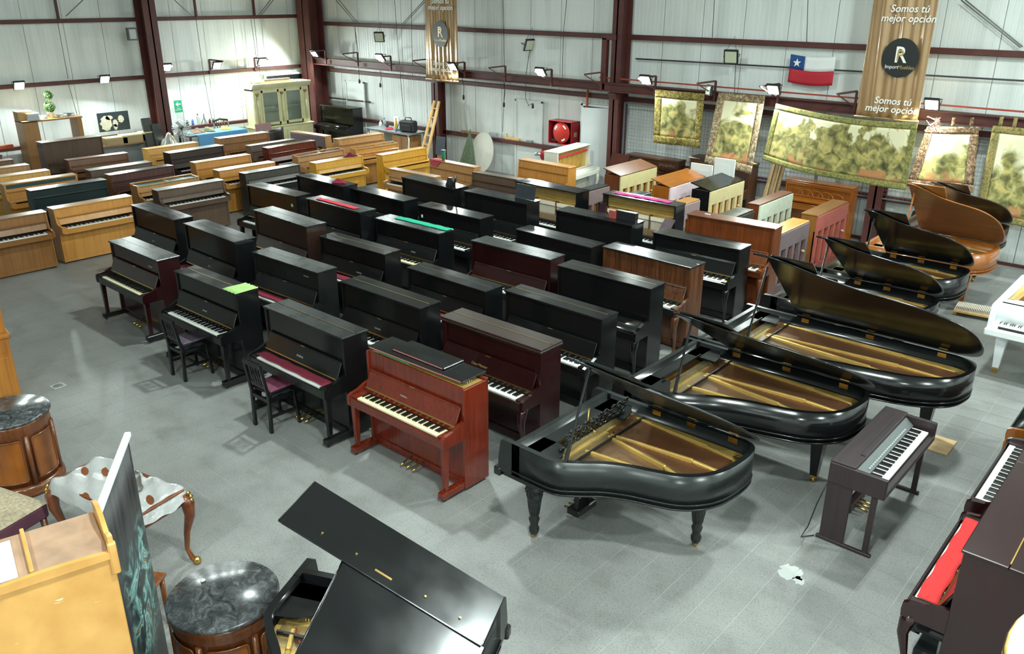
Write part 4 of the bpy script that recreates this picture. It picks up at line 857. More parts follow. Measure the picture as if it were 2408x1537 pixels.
def drum(c, label):
    t=empty('drum_table',c,0,label,'table','marble-topped drum tables')
    MB().lathe([(.0,.775),(.36,.775),(.378,.787),(.378,.80),(.368,.812),(.0,.815)],48).build('marble_top',MARB,t)
    MB().lathe([(.345,.05),(.345,.66),(.358,.68),(.35,.72),(.365,.76),(.355,.775)],48).build('body',WALN,t)
    MB().lathe([(.36,.0),(.385,.0),(.388,.04),(.375,.055),(.385,.07),(.37,.10),(.35,.115)],48).build('plinth',WALN,t)
    for k in range(6):
        a0=k*pi/3+.14; a1=(k+1)*pi/3-.14; 
        MB().grid(lambda a,b: (.352*cos(a0+(a1-a0)*a),.352*sin(a0+(a1-a0)*a),.17+.45*b),10,2).build('burl_panel',BURL,t)
        pts=[(a0+(a1-a0)*a,z) for a,z in ((0,.19),(0,.60),(.06,.62),(.94,.62),(1,.60),(1,.19),(.94,.17),(.06,.17),(0,.19))]; dense=[]
        for (aa,za),(ab,zb_) in zip(pts[:-1],pts[1:]): dense += [(aa+(ab-aa)*j/4,za+(zb_-za)*j/4) for j in range(4)]
        dense.append(dense[0]); MB().tube([(.356*cos(a_),.356*sin(a_),z_) for a_,z_ in dense],.008,6).build('panel_moulding',WALN,t)
        MB().tube([(.356*cos(k*pi/3),.356*sin(k*pi/3),.12),(.356*cos(k*pi/3),.356*sin(k*pi/3),.66)],.022,8).build('pilaster',WALN,t)
    MB().tube([(.37*cos(2.2)+.0,.37*sin(2.2),.55+.03*cos(a_)) if False else (.372*cos(2.25)+.03*sin(a_)*-.6,.372*sin(2.25)+.03*sin(a_)*.6,.56+.03*cos(a_)) for a_ in [2*pi*j/12 for j in range(13)]],.004,5).build('ring_pull',DKSTEEL,t)
    return t
drum((-4.60,2.24,0),'round burl drum table with grey marble top beside the black grand'); drum((-8.64,2.30,0),'round burl drum table with grey marble top beside the plastic-wrapped table')
tag(MB().lathe([(0,0),(.018,0),(.018,.003),(0,.004)],14,(-4.83,2.22,.816)).build('coin',WHITE),'small white disc lying on the marble top','disc')
# tall dresser at the left edge
t=empty('dresser',(-10.72,2.84,0),R(-8),'honey walnut two-part dresser at the left edge','cabinet'); HON=wood('honey','8a4e14','b87826','z',.3,18,.3)
MB().box(-.9,.0,-.35,.2,0,.80,.006).build('base_cabinet',HON,t); MB().box(-.9,.03,-.38,.23,.80,.85,.012).build('waist_moulding',HON,t); MB().box(-.9,-.06,-.2,.2,.85,1.6,.006).build('upper_cabinet',HON,t)
MB().box(-.05,.006,-.30,.16,.62,.76,.006).box(-.05,.006,-.30,.16,.08,.56,.006).build('end_panel',HON,t)
# plastic-wrapped ormolu side table
t=empty('side_table',(-6.58,2.40,0),R(12),'inlaid side table with gilt mounts under clear plastic wrap','table'); INL=wood('inlaid','4a1e0c','8a4a20','x',.3,12,.4,blot=.6)
MB().box(-.52,.52,-.20,.24,.58,.74,.02).build('case',INL,t); MB().box(-.55,.55,-.23,.27,.74,.765,.012).build('top',INL,t)
for sx in (-1,1):
    for sy in (-1,1):
        a=Vector((sx*.50,.02+sy*.21,0)); ox=Vector((sx*.7,sy*.5,0)).normalized()
        lg=MB().tube([a+ox*.02+Vector((0,0,.70)),a+ox*.07+Vector((0,0,.62)),a+ox*.07+Vector((0,0,.50)),a+ox*.02+Vector((0,0,.32)),a-ox*.0+Vector((0,0,.16)),a+ox*.03+Vector((0,0,.05)),a+ox*.07+Vector((0,0,.015))],[.05,.058,.045,.026,.018,.018,.022],10).build('cabriole_leg',INL,t)
        q=MB()
        for k in range(7): b=a+ox*(.085+.02*sin(k))+Vector((0,0,.72-k*.035)); q.lathe([(.001,-.025),(.022,0),(.001,.025)],6,b)
        q.tube([a+ox*.10+Vector((0,0,.52)),a+ox*.05+Vector((0,0,.34)),a+ox*.02+Vector((0,0,.16)),a+ox*.06+Vector((0,0,.05))],.006,6); q.lathe([(.01,-.02),(.035,-.01),(.03,.03),(.01,.05)],8,a+ox*.07+Vector((0,0,.02))); q.build('gilt_mount',BRASS,lg)
PLAS=mat('clear_plastic',(.75,.76,.76),.12,trans=.5,bump=1.0,vscale=16)
def wrap(a,b):
    u=(a-.5)*1.16; v=(b-.5)*.56+.02; e=max(abs(a-.5),abs(b-.5))*2; return (u,v,.778+.02*sin(a*17+b*5)*sin(b*13+a*9)-(.12*(e-.9)/.1 if e>.9 else 0))
MB().grid(wrap,40,24).build('plastic_wrap',PLAS,t)
v=empty('urn',(-6.35,2.48,.80),0,'small grey metal urn wrapped in plastic on the inlaid table','urn'); MB().lathe([(.06,0),(.06,.01),(.05,.02),(.055,.10),(.05,.14),(.025,.16),(.03,.17),(.028,.19),(.0,.20)],16).build('body',mat('pewter',(.22,.20,.18),.35,.7),v)
# spindle of a small chair between table and cabinet
t=empty('side_chair',(-5.62,1.98,0),.6,'small brown wooden chair half hidden behind the roll-up banner','chair'); CH=wood('chairwood','5a2c10','8a4c20','z',.35,30,.3)
for sx in (-1,1):
    MB().tube([(sx*.19,-.18,0),(sx*.19,-.19,.45),(sx*.2,-.24,.98)],[.018,.022,.02],8).build('rear_leg',CH,t); MB().tube([(sx*.19,.18,0),(sx*.19,.18,.44)],[.016,.022],8).build('front_leg',CH,t)
MB().box(-.22,.22,-.2,.22,.44,.47,.01).build('seat',CH,t)
for k in range(3): MB().beam((-.19,-.2-.012*k,.62+.13*k),(.19,-.2-.012*k,.62+.13*k),.018,.06,c=.005).build('back_rail',CH,t)
# upholstered bench and lampshade at the left edge
t=empty('footstool',(-7.42,1.72,0),.3,'low stool with a sandy plush top at the left edge','stool')
MB().grid(lambda a,b: ((a-.5)*.62,(b-.5)*.5,.50+.05*(1-(2*a-1)**4)*(1-(2*b-1)**4)),16,14).build('plush_top',mat('sandy_plush',(.42,.34,.23),.95,var=.3,vscale=40,bump=.8),t); MB().box(-.31,.31,-.25,.25,.36,.50,.02).build('seat_base',mat('plum_band',(.10,.03,.05),.8),t)
for sx in (-1,1):
    for sy in (-1,1): MB().tube([(sx*.27,sy*.2,.36),(sx*.28,sy*.21,0)],[.03,.02],8).build('leg',WALN,t)
t=empty('table_lamp',(-6.55,1.06,0),0,'standing lamp with a white shade at the left edge','lamp'); MB().lathe([(.12,1.10),(.20,1.35),(.20,1.36),(.118,1.10)][::-1],28,sy=1).build('shade',mat('shade_white',(.80,.84,.82),.7),t)
MB().lathe([(.14,0),(.14,.02),(.02,.04),(.015,1.12)],16).build('stem',BRASS,t)
# roll-up banner
A_=Vector((-5.09,2.0,0)); B_=Vector((-4.36,1.48,0)); ax=(A_-B_).normalized(); nn=Vector((.58,.81,0)); 
t=empty('rollup_banner',(B_+A_)/2,math.atan2(ax.y,ax.x),'black roll-up banner with a monogram standing behind the amber cabinet','banner')
BL=(A_-B_).length/2
def sheet():
    m=bpy.data.materials.new('banner_print'); m.use_nodes=True; nt=m.node_tree; b=nt.nodes['Principled BSDF']; b.inputs['Roughness'].default_value=.4
    tc=nt.nodes.new('ShaderNodeTexCoord'); mp=nt.nodes.new('ShaderNodeMapping'); mp.inputs['Scale'].default_value=(9,1,.6); nt.links.new(tc.outputs['Object'],mp.inputs[0])
    n=nt.nodes.new('ShaderNodeTexNoise'); n.inputs['Scale'].default_value=2.5; nt.links.new(mp.outputs[0],n.inputs[0]); r=ramp(nt,[(.35,(.008,.008,.009)),(.7,(.04,.04,.042))]); nt.links.new(n.outputs['Fac'],r.inputs[0])
    n2=nt.nodes.new('ShaderNodeTexNoise'); n2.inputs['Scale'].default_value=5; n2.inputs['Detail'].default_value=4; n2.inputs['Distortion'].default_value=1.5; nt.links.new(tc.outputs['Object'],n2.inputs[0]); r2=ramp(nt,[(.42,(.006,.01,.01)),(.50,(.05,.16,.15)),(.56,(.30,.50,.46)),(.62,(.02,.03,.03)),(.70,(.35,.26,.12))]); nt.links.new(n2.outputs['Fac'],r2.inputs[0])
    sx=nt.nodes.new('ShaderNodeSeparateXYZ'); nt.links.new(tc.outputs['Object'],sx.inputs[0])
    def band(o,lo,hi,soft):
        a=nt.nodes.new('ShaderNodeMapRange'); a.inputs['From Min'].default_value=lo-soft; a.inputs['From Max'].default_value=lo+soft; nt.links.new(o,a.inputs[0])
        c=nt.nodes.new('ShaderNodeMapRange'); c.inputs['From Min'].default_value=hi+soft; c.inputs['From Max'].default_value=hi-soft; nt.links.new(o,c.inputs[0])
        k=nt.nodes.new('ShaderNodeMath'); k.operation='MULTIPLY'; nt.links.new(a.outputs[0],k.inputs[0]); nt.links.new(c.outputs[0],k.inputs[1]); return k
    b1=band(sx.outputs['Z'],.55,1.35,.12); b2=band(sx.outputs['X'],-.2,.43,.12); k=nt.nodes.new('ShaderNodeMath'); k.operation='MULTIPLY'; nt.links.new(b1.outputs[0],k.inputs[0]); nt.links.new(b2.outputs[0],k.inputs[1])
    mx=nt.nodes.new('ShaderNodeMix'); mx.data_type='RGBA'; nt.links.new(k.outputs[0],mx.inputs[0]); nt.links.new(r.outputs[0],mx.inputs[6]); nt.links.new(r2.outputs[0],mx.inputs[7]); nt.links.new(mx.outputs[2],b.inputs['Base Color']); return m
MB().grid(lambda a,b: (-BL+2*BL*a,-.0+.006*sin(a*9),.08+1.9*b),16,4).build('printed_sheet',sheet(),t,solid=.004)
MB().box(-BL-.01,BL+.01,-.02,.02,1.965,2.0,.006).build('top_rail',mat('white_alu',(.78,.80,.80),.35),t); MB().box(-BL-.01,BL+.01,-.1,.1,0,.08,.01).build('base_cassette',mat('alu_grey',(.5,.5,.5),.35,.6),t); MB().tube([(0,.05,.05),(0,.03,1.97)],.01,6).build('pole',STEEL,t)
FR=Matrix(((1,0,0,0),(0,0,-1,0),(0,1,0,0),(0,0,0,1)))
MF=Matrix(((-1,0,0,0),(0,0,1,0),(0,1,0,0),(0,0,0,1)))
text('R',.20,'monogram_letter',WHITE,t,Matrix.Translation((.05,.012,1.70))@MF,.001,bold=.006); text('P',.13,'monogram_inner_letter',GOLDL,t,Matrix.Translation((.045,.0145,1.69))@MF,.001)
for k,(xx,z0,z1) in enumerate(((-.13,1.25,1.75),(-.02,1.35,1.55),(.1,.2,.62),(.0,.15,.5),(-.12,.12,.4))):
    q=MB(); rnd=random.Random(k); z_=z0
    while z_<z1: q.box(xx-.012+rnd.uniform(-.008,.008),xx+.012,.006,.009,z_,z_+rnd.uniform(.01,.03),0); z_+=.034
    tag(q.build('script_line',WHITE,t),kind='stuff')
# amber cabinet with scrolled top, nearest the camera
t=empty('amber_cabinet',(-3.87,1.34,0),R(-14),'amber veneered cabinet with scalloped gallery top and scratched side','cabinet')
def amber():
    m=bpy.data.materials.new('amber_veneer'); m.use_nodes=True; nt=m.node_tree; b=nt.nodes['Principled BSDF']; b.inputs['Roughness'].default_value=.35
    tc=nt.nodes.new('ShaderNodeTexCoord'); n=nt.nodes.new('ShaderNodeTexNoise'); n.inputs['Scale'].default_value=4; n.inputs['Detail'].default_value=6; nt.links.new(tc.outputs['Object'],n.inputs[0]); r=ramp(nt,[(.3,(.50,.24,.06)),(.7,(.66,.36,.11))]); nt.links.new(n.outputs['Fac'],r.inputs[0])
    mp=nt.nodes.new('ShaderNodeMapping'); mp.inputs['Scale'].default_value=(3,3,14); mp.inputs['Rotation'].default_value=(.9,.3,0); nt.links.new(tc.outputs['Object'],mp.inputs[0]); n2=nt.nodes.new('ShaderNodeTexNoise'); n2.inputs['Scale'].default_value=1.6; n2.inputs['Detail'].default_value=3; nt.links.new(mp.outputs[0],n2.inputs[0])
    r2=ramp(nt,[(.70,(0,0,0)),(.73,(1,1,1))]); nt.links.new(n2.outputs['Fac'],r2.inputs[0]); mx=nt.nodes.new('ShaderNodeMix'); mx.data_type='RGBA'; mx.inputs[7].default_value=(.75,.58,.36,1); nt.links.new(r2.outputs[0],mx.inputs[0]); nt.links.new(r.outputs[0],mx.inputs[6]); nt.links.new(mx.outputs[2],b.inputs['Base Color']); return m
AM=amber(); DUST=mat('dusty_board',(.36,.22,.14),.8,var=.25,vscale=6)
MB().box(-.46,0,-1.4,0,0,2.02,.006).build('carcass',AM,t); MB().box(-.44,-.02,-1.38,-.02,2.02,2.03,0).build('dusty_top',DUST,t)
def scal(u): return .035+.05*abs(sin(u*4.2))
for ax_,rng in (('far',None),('near',None)):
    n=24
    if ax_=='far':
        pts=[(-.47+.48*k/n,2.0) for k in range(n+1)][::-1]; top=[(-.47+.48*k/n,2.05+scal(k/n*1.0)) for k in range(n+1)]
        MB().prism(top+pts,'y',-.012,.012).build('gallery_rail',AM,t)
    else:
        top=[(-1.4+1.41*k/n,2.03+.02*abs(sin(k/n*6))) for k in range(n+1)]; MB().prism(top+[(.01,2.0),(-1.4,2.0)],'x',-.012,.014).build('gallery_rail',AM,t)
MB().box(-.02,.02,-.02,.02,1.9,2.09,.008).build('corner_post',AM,t); MB().box(-.44,-.02,-.37,-.35,2.03,2.06,.004).build('divider',AM,t); MB().box(-.40,-.04,-.85,-.42,2.031,2.034,0).build('paper_sheet',mat('dusty_paper',(.52,.48,.46),.8),t)
q=t.matrix_basis if False else None
o=empty('lidded_dish',(-4.04,.78,2.038),0,'small beige lidded dish on top of the amber cabinet','dish'); MB().lathe([(.045,0),(.06,.01),(.064,.03),(.05,.05),(.02,.058),(.008,.06),(.01,.07),(0,.075)],20).build('dish_lid',mat('beige_ceramic',(.55,.42,.30),.35),o); MB().lathe([(.05,-.002),(.066,.004),(.066,.012),(.05,.014)],20).build('dish_base',DKSTEEL,o)
# white fluted pedestal at the lower right corner
t=empty('pedestal',(.36,3.02,0),0,'white flared pedestal with a thin gold band at the lower right','pedestal'); MB().lathe([(.62,0),(.62,.1),(.55,.14),(.53,1.2),(.50,2.2),(.52,2.42),(.58,2.5),(.58,2.56),(0,2.56)],40).build('shaft',mat('pedestal_white',(.82,.80,.76),.6),t); MB().lathe([(.585,2.495),(.592,2.51),(.592,2.535),(.585,2.55)],40).build('gold_band',BRASS,t)
# black adjustable stool base under the near right upright
t=empty('stool',(-.80,5.86,0),0,'black low stool with round knob under the near right upright','stool'); MB().box(-.2,.2,-.16,.16,.30,.36,.02).build('seat',BLACKP,t); MB().box(-.18,.18,-.14,.14,.0,.14,.01).build('base',mat('navy_black',(.02,.025,.03),.5),t); MB().box(-.03,.03,-.1,.1,.14,.30,.0).build('pillar',STEEL,t); MB().tube([(-.24,-.02,.24),(-.18,-.02,.24)],.045,14).beam((-.2,-.02,.24),(0,-.02,.24),.02,.02).build('knob',BLACKP,t)
# floor drain cover and pale stains
t=empty('floor_drain',atz(137,907,0),.1,'small square metal floor drain cover','drain'); MB().box(-.08,.08,-.08,.08,.0005,.004,.001).build('frame',mat('worn_concrete',(.36,.36,.34),.8),t); MB().lathe([(.0,.006),(.05,.006),(.062,.004)],18).build('cover',STEEL,t)
STAIN=mat('dried_paint',(.40,.41,.39),.6)
for k,(x,y,r_) in enumerate(((509,901,.10),(1862,1345,.14),(1880,1365,.07))):
    c=atz(x,y,0); rnd=random.Random(k+2); n=22; v=[(c.x+r_*rnd.uniform(.45,1)*cos(2*pi*j/n),c.y+r_*rnd.uniform(.45,1)*sin(2*pi*j/n),.0016) for j in range(n)]
    tag(MB().add([(c.x,c.y,.0016)]+v,[(0,1+j,1+(j+1)%n) for j in range(n)]).build('paint_spot',STAIN),'pale splash of dried paint on the floor %s'%('in front of the green-cloth piano' if k==0 else 'near the digital piano, '+('larger patch' if k==1 else 'smaller patch')),'stain')
# ------------------------------------------------------------------ banners, flag, tapestries
GOLDC=mat('gold_satin',(.36,.22,.105),.24,.25,coat=.5,var=.08,vscale=2)
WHT2=mat('print_white',(.80,.80,.78),.5); BLK3=mat('print_black',(.012,.014,.014),.35,coat=.3)
def hang_banner(px, Y, ztop, label, fold, n, texts, circ):
    (x0,y0),(x1,y1)=px; a=aty(x0,y0,Y); b=aty(x1,y1,Y); xl,xr,zb=a.x,b.x,min(a.z,b.z)
    t=empty('hanging_banner',((xl+xr)/2,Y,zb),0,label,'banner'); w=(xr-xl)/2; h=ztop-zb
    def off(u,v): return fold*(sin(u*n+1.3*sin(v*2.2))*(.5+.5*v)+.5*sin(u*n*2.3+v*3))*(1-.35*abs(2*u-1))
    MB().grid(lambda u,v: (-w+2*w*u, off(u,v), h*v),60,24).build('fabric',GOLDC,t,solid=.003)
    MB().tube([(-w-.02,0,0),(w+.02,0,0)],.018,8).build('hem_bar',GOLDC,t); MB().tube([(-w,0,h),(w,0,h)],.02,8).tube([(-w,0,h),(0,0,ZC-zb),(w,0,h)],.006,5).build('hanging_rod',DKSTEEL,t)
    fy=-abs(fold)*1.25-.008
    for s_,x,y,size in texts:
        p=aty(x,y,Y); text(s_,size,'lettering',WHT2,t,Matrix.Translation((p.x-(xl+xr)/2,fy,p.z-zb))@FR,.001,shear=.15,bold=.002)
    cx,cy,rx,rz=circ; p=aty(cx,cy,Y); c=Vector((p.x-(xl+xr)/2,fy,p.z-zb))
    MB().add([c]+[c+Vector((rx*cos(2*pi*k/40),0,rz*sin(2*pi*k/40))) for k in range(40)],[(0,1+k,1+(k+1)%40) for k in range(40)]).build('round_emblem',BLK3,t)
    S=Matrix.Diagonal((rx/rz,1,1,1)); e=.004
    text('R',rz*1.15,'monogram_letter',WHT2,t,Matrix.Translation(c+Vector((.0,-e,rz*.12)))@S@FR,.001,bold=.004); text('P',rz*.78,'monogram_inner_letter',GOLDL,t,Matrix.Translation(c+Vector((-rx*.03,-e*2,rz*.10)))@S@FR,.001,bold=.003)
    text('Import',rz*.27,'lettering',WHT2,t,Matrix.Translation(c+Vector((-rx*.40,-e,-rz*.47)))@S@FR,.001,shear=.1); text('Muebles',rz*.27,'lettering',GOLDL,t,Matrix.Translation(c+Vector((rx*.38,-e,-rz*.47)))@S@FR,.001,shear=.1)
    return t
hang_banner(((1003,185),(1078,188)),16.55,5.6,'narrow gold banner with a black round emblem and white slogan',.035,22,(('Somos tú',1038,3,.17),('mejor opción',1038,18,.17),('Somos tú',1040,149,.16),('mejor opción',1040,163,.16)),(1038,80,.29,.33))
hang_banner(((2012,272),(2158,280)),16.30,5.4,'wide gold banner with a black round emblem and white slogan',.03,17,(('Somos tú',2142,21,.17),('mejor opción',2138,44,.17),('Somos tú',2101,238,.17),('mejor opción',2097,257,.17)),(2119,136,.315,.335))
a=aty(1861,127,17.22); b=aty(1957,200,17.22); w=b.x-a.x; h=a.z-b.z
t=empty('flag',(a.x,17.22,b.z),0,'white, red and blue flag with one star pinned on the back wall','flag')
def fl(u0,u1,v0,v1,m,nm): MB().grid(lambda u,v: ((u0+(u1-u0)*u)*w,-.02+.015*sin((u0+(u1-u0)*u)*7),(v0+(v1-v0)*v)*h-.04*sin((u0+(u1-u0)*u)*3)),14,4).build(nm,m,t,solid=.002)
fl(0,1,0,.5,mat('flag_red',(.45,.015,.03),.7),'red_stripe'); fl(.33,1,.5,1,mat('flag_white',(.78,.80,.80),.7),'white_stripe'); fl(0,.33,.5,1,mat('flag_blue',(.01,.06,.22),.7),'blue_canton')
c=Vector((.165*w,-.016,.74*h-.02)); st=[c+Vector(((.09 if k%2==0 else .036)*sin(k*pi/5),-.012,(.09 if k%2==0 else .036)*cos(k*pi/5))) for k in range(10)]
MB().add([c+Vector((0,-.012,0))]+st,[(0,1+k,1+(k+1)%10) for k in range(10)]).build('star',WHT2,t)
def tapmat(name, seed, sky=.5, warm=0):
    m=bpy.data.materials.new(name); m.use_nodes=True; nt=m.node_tree; b=nt.nodes['Principled BSDF']; b.inputs['Roughness'].default_value=.85
    tc=nt.nodes.new('ShaderNodeTexCoord'); mp=nt.nodes.new('ShaderNodeMapping'); mp.inputs['Location'].default_value=(seed*3.1,seed*1.7,seed); nt.links.new(tc.outputs['Object'],mp.inputs[0])
    def nz(s_,d,dist=0):
        n=nt.nodes.new('ShaderNodeTexNoise'); n.inputs['Scale'].default_value=s_; n.inputs['Detail'].default_value=d; n.inputs['Distortion'].default_value=dist; nt.links.new(mp.outputs[0],n.inputs[0]); return n
    fol=nz(7,8,.6); r=ramp(nt,[(.28,'3b3a22'),(.42,'6f6a3c'),(.52,'8f8a52'),(.62,'b5a767'),(.74,'c99a5a')]); nt.links.new(fol.outputs['Fac'],r.inputs[0])
    big=nz(2.0,5,.8); sx=nt.nodes.new('ShaderNodeSeparateXYZ'); nt.links.new(tc.outputs['Generated'],sx.inputs[0])
    ad=nt.nodes.new('ShaderNodeMath'); ad.operation='MULTIPLY_ADD'; ad.inputs[1].default_value=.62; nt.links.new(sx.outputs['Z'],ad.inputs[0]); nt.links.new(big.outputs['Fac'],ad.inputs[2])
    mk=ramp(nt,[(sky+.30,(0,0,0)),(sky+.42,(1,1,1))]); nt.links.new(ad.outputs[0],mk.inputs[0])
    mx=nt.nodes.new('ShaderNodeMix'); mx.data_type='RGBA'; mx.inputs[7].default_value=(*hexc('d9d3b0'),1); nt.links.new(mk.outputs[0],mx.inputs[0]); nt.links.new(r.outputs[0],mx.inputs[6])
    low=nz(3.2,3,.5); lk=nt.nodes.new('ShaderNodeMath'); lk.operation='MULTIPLY_ADD'; lk.inputs[1].default_value=-.9; nt.links.new(sx.outputs['Z'],lk.inputs[0]); nt.links.new(low.outputs['Fac'],lk.inputs[2])
    lr=ramp(nt,[(.40,(0,0,0)),(.50,(1,1,1))]); nt.links.new(lk.outputs[0],lr.inputs[0]); m2=nt.nodes.new('ShaderNodeMix'); m2.data_type='RGBA'; m2.inputs[7].default_value=(*hexc('b27a50'),1); nt.links.new(lr.outputs[0],m2.inputs[0]); nt.links.new(mx.outputs[2],m2.inputs[6]); nt.links.new(m2.outputs[2],b.inputs['Base Color']); return m
def bordmat(name,c1,c2,c3):
    m=bpy.data.materials.new(name); m.use_nodes=True; nt=m.node_tree; b=nt.nodes['Principled BSDF']; b.inputs['Roughness'].default_value=.85
    tc=nt.nodes.new('ShaderNodeTexCoord'); n=nt.nodes.new('ShaderNodeTexNoise'); n.inputs['Scale'].default_value=16; n.inputs['Detail'].default_value=3; n.inputs['Distortion'].default_value=1.5; nt.links.new(tc.outputs['Object'],n.inputs[0]); r=ramp(nt,[(.36,c1),(.52,c2),(.64,c3)]); nt.links.new(n.outputs['Fac'],r.inputs[0]); nt.links.new(r.outputs[0],b.inputs['Base Color']); return m
def tapestry(px, Y, label, bm, sm_, bw, sag=0, loops=0, tilt=None, fold=.03):
    P=[aty(x,y,Yk) for (x,y),Yk in zip(px,Y if isinstance(Y,(list,tuple)) else [Y]*4)]; o=(P[0]+P[1]+P[2]+P[3])/4; t=empty('tapestry',o,0,label,'tapestry'); P=[p-o for p in P]
    def S(u,v,dy=0):                                        # v=0 top
        top=P[0].lerp(P[1],u); bot=P[3].lerp(P[2],u); p=top.lerp(bot,v); p=p+Vector((0,dy+fold*sin(u*9+v*2)*(.4+.6*v),-sag*4*u*(1-u))); return p
    def patch(u0,u1,v0,v1,m,nm,dy,nu,nv): return MB().grid(lambda a,b: S(u0+(u1-u0)*a,v1+(v0-v1)*b,dy),nu,nv).build(nm,m,t,solid=.004)
    W_=(P[1]-P[0]).length; H_=(P[3]-P[0]).length; bu=bw/W_; bv=bw/H_
    patch(bu,1-bu,bv,1-bv,sm_,'woven_scene',0,24,18)
    for (u0,u1,v0,v1,nu,nv) in ((0,1,0,bv,24,3),(0,1,1-bv,1,24,3),(0,bu,bv,1-bv,3,18),(1-bu,1,bv,1-bv,3,18)): patch(u0,u1,v0,v1,bm,'border',-.004,nu,nv)
    for k in range(loops):
        u=(k+.5)/loops; MB().grid(lambda a,b: S(u-.035+.07*a,0)+Vector((0,0,.16*b)),2,4).build('hanging_loop',bm,t,solid=.004)
    return t
tapestry(((1541,210),(1657,220),(1647,347),(1535,335)),16.60,'square tapestry with wide olive leafy border',bordmat('olive_border','4a4220','7c7034','a8904a'),tapmat('weave_a',1,.62),.17)
tapestry(((1690,217),(1800,225),(1768,409),(1655,382)),(16.62,16.62,16.30,16.30),'narrow tall tapestry with multicoloured floral border',bordmat('floral_border','5a4a3a','8a7458','b0a07c'),tapmat('weave_b',2.2,.60),.15)
tapestry(((1825,243),(2158,290),(2132,446),(1790,376)),(16.5,16.05,16.05,16.35),'very wide tapestry of pale woods sagging between its corners',bordmat('moss_border','5c6030','808046','9c8a50'),tapmat('weave_c',3.4,.66),.11,sag=.07,fold=.05)
tapestry(((2180,297),(2303,298),(2290,452),(2128,438)),(16.6,16.6,16.5,16.35),'tapestry with dark twisted-rope border and hanging loops',bordmat('rope_border','3a2c20','6a5238','94765a'),tapmat('weave_d',4.1,.58),.13,loops=3,fold=.05)
tapestry(((2335,295),(2470,306),(2440,540),(2290,512)),(16.6,16.6,16.5,16.5),'tapestry with a pale lake view beside the rope-bordered one',bordmat('bark_border','6a6034','8c8450','a8824c'),tapmat('weave_e',5.3,.52),.12,loops=4)
# wire mesh behind the tapestries
for k,(x0,x1) in enumerate(((-11.40,-9.0),(-9.0,-6.6),(-6.6,-4.2),(-4.2,-1.8))):
    t=empty('wire_mesh_panel',((x0+x1)/2,17.08,.95),0,'grey wire mesh panel on the back wall, '+('next to the tall column','between the first two tapestries','behind the wide tapestry','behind the rope-bordered tapestry')[k],'mesh panel','wire mesh panels'); w=(x1-x0)/2; q=MB()
    for j in range(int(2*w/.08)+1): q.box(-w+j*.08-.002,-w+j*.08+.002,0,.004,0,1.3,0)
    for j in range(17): q.box(-w,w,-.004,0,j*.08-.002,j*.08+.002,0)
    tag(q.build('mesh_wires',mat('grey_wire',(.17,.19,.22),.5),t),kind='stuff'); MB().box(-w,w,-.02,.02,-.03,0,.004).box(-w,w,-.02,.02,1.3,1.33,.004).box(-w,-w+.03,-.02,.02,0,1.3,0).box(w-.03,w,-.02,.02,0,1.3,0).build('frame',mat('grey_frame',(.12,.13,.14),.5),t)
# tangle of pink string on the lamp bracket by the wide banner
q=MB(); rnd=random.Random(9); c=aty(2195,292,16.3)
for k in range(9): q.tube([c+Vector((rnd.uniform(-.16,.16),rnd.uniform(-.02,.02),rnd.uniform(-.16,.16))) for _ in range(4)],.005,4)
q.tube([c,aty(2178,360,16.28),aty(2165,405,16.28)],.005,4); tag(q.build('string_tangle',mat('pink_string',(.6,.35,.32),.8)),'tangle of pink string below the floodlight by the wide banner','string')
# ------------------------------------------------------------------ hose reel and small wall fittings
RED=mat('fire_red',(.36,.012,.02),.4); a=aty(1290,282,16.92); b=aty(1342,343,16.92)
t=empty('hose_reel_cabinet',((a.x+b.x)/2,16.92,b.z),0,'red open fire hose reel cabinet on the back wall','hose reel'); w=(b.x-a.x)/2; h=a.z-b.z
MB().box(-w,w,.33,.36,0,h,0).build('back_plate',RED,t)
for sg in (-1,1): MB().box(sg*w-(.012 if sg>0 else 0),sg*w+(0 if sg>0 else .012),0,.35,0,h,.002).build('side_plate',RED,t)
MB().box(-w,w,0,.35,h-.012,h,.002).box(-w,w,0,.35,0,.012,.002).build('top_and_bottom',RED,t)
M_=Matrix.Translation((.02,.06,h*.5))@Matrix.Rotation(pi/2,4,'X'); rl=MB(M_).lathe([(.0,.0),(.26,.0),(.265,.02),(.25,.03),(.05,.05),(.0,.05)],32).build('reel_disc',mat('reel_red',(.5,.03,.02),.35),t)
MB(M_).lathe([(.24,-.16),(.25,-.15),(.25,-.01),(.24,0)],28).build('hose_coil',BLACKP,t)
for a0 in (.6,2.2,4.9): MB(M_).add([(r_*cos(a0+k*.1),r_*sin(a0+k*.1),.045) for r_ in (.17,.21) for k in range(7)],[(k,k+1,8+k,7+k) for k in range(6)]).build('label_arc',WHITE,rl)
MB().box(w,w+.004,.12,.24,h*.35,h*.55,0).build('side_label',mat('tan_label',(.4,.3,.15),.6),t); MB().box(-w+.02,-w+.2,.05,.25,.012,.1,.02).build('nozzle_box',BLACKP,t)
t=empty('hydrant_valve',aty(1277,362,17.2),0,'red hydrant valve on the wall below the hose reel','valve'); MB().lathe([(.06,-.12),(.08,-.08),(.08,.06),(.05,.1)],14).build('valve_body',RED,t); MB().tube([(0,0,.0),(-.18,-.12,.0)],.05,12).build('outlet',STEEL,t); MB().tube([(-.1,-.05,.10),(-.22,-.1,.12)],.008,6).build('lever',STEEL,t)
p=aty(1374,290,17.2); t=empty('switch_box',p,0,'small grey electrical box beside the open door','box'); MB().box(-.07,.07,-.05,.08,-.1,.1,.006).build('case',mat('box_grey',(.45,.47,.47),.5),t); MB().box(-.05,.05,-.06,-.05,-.07,.02,.003).build('cover',BLACKP,t)
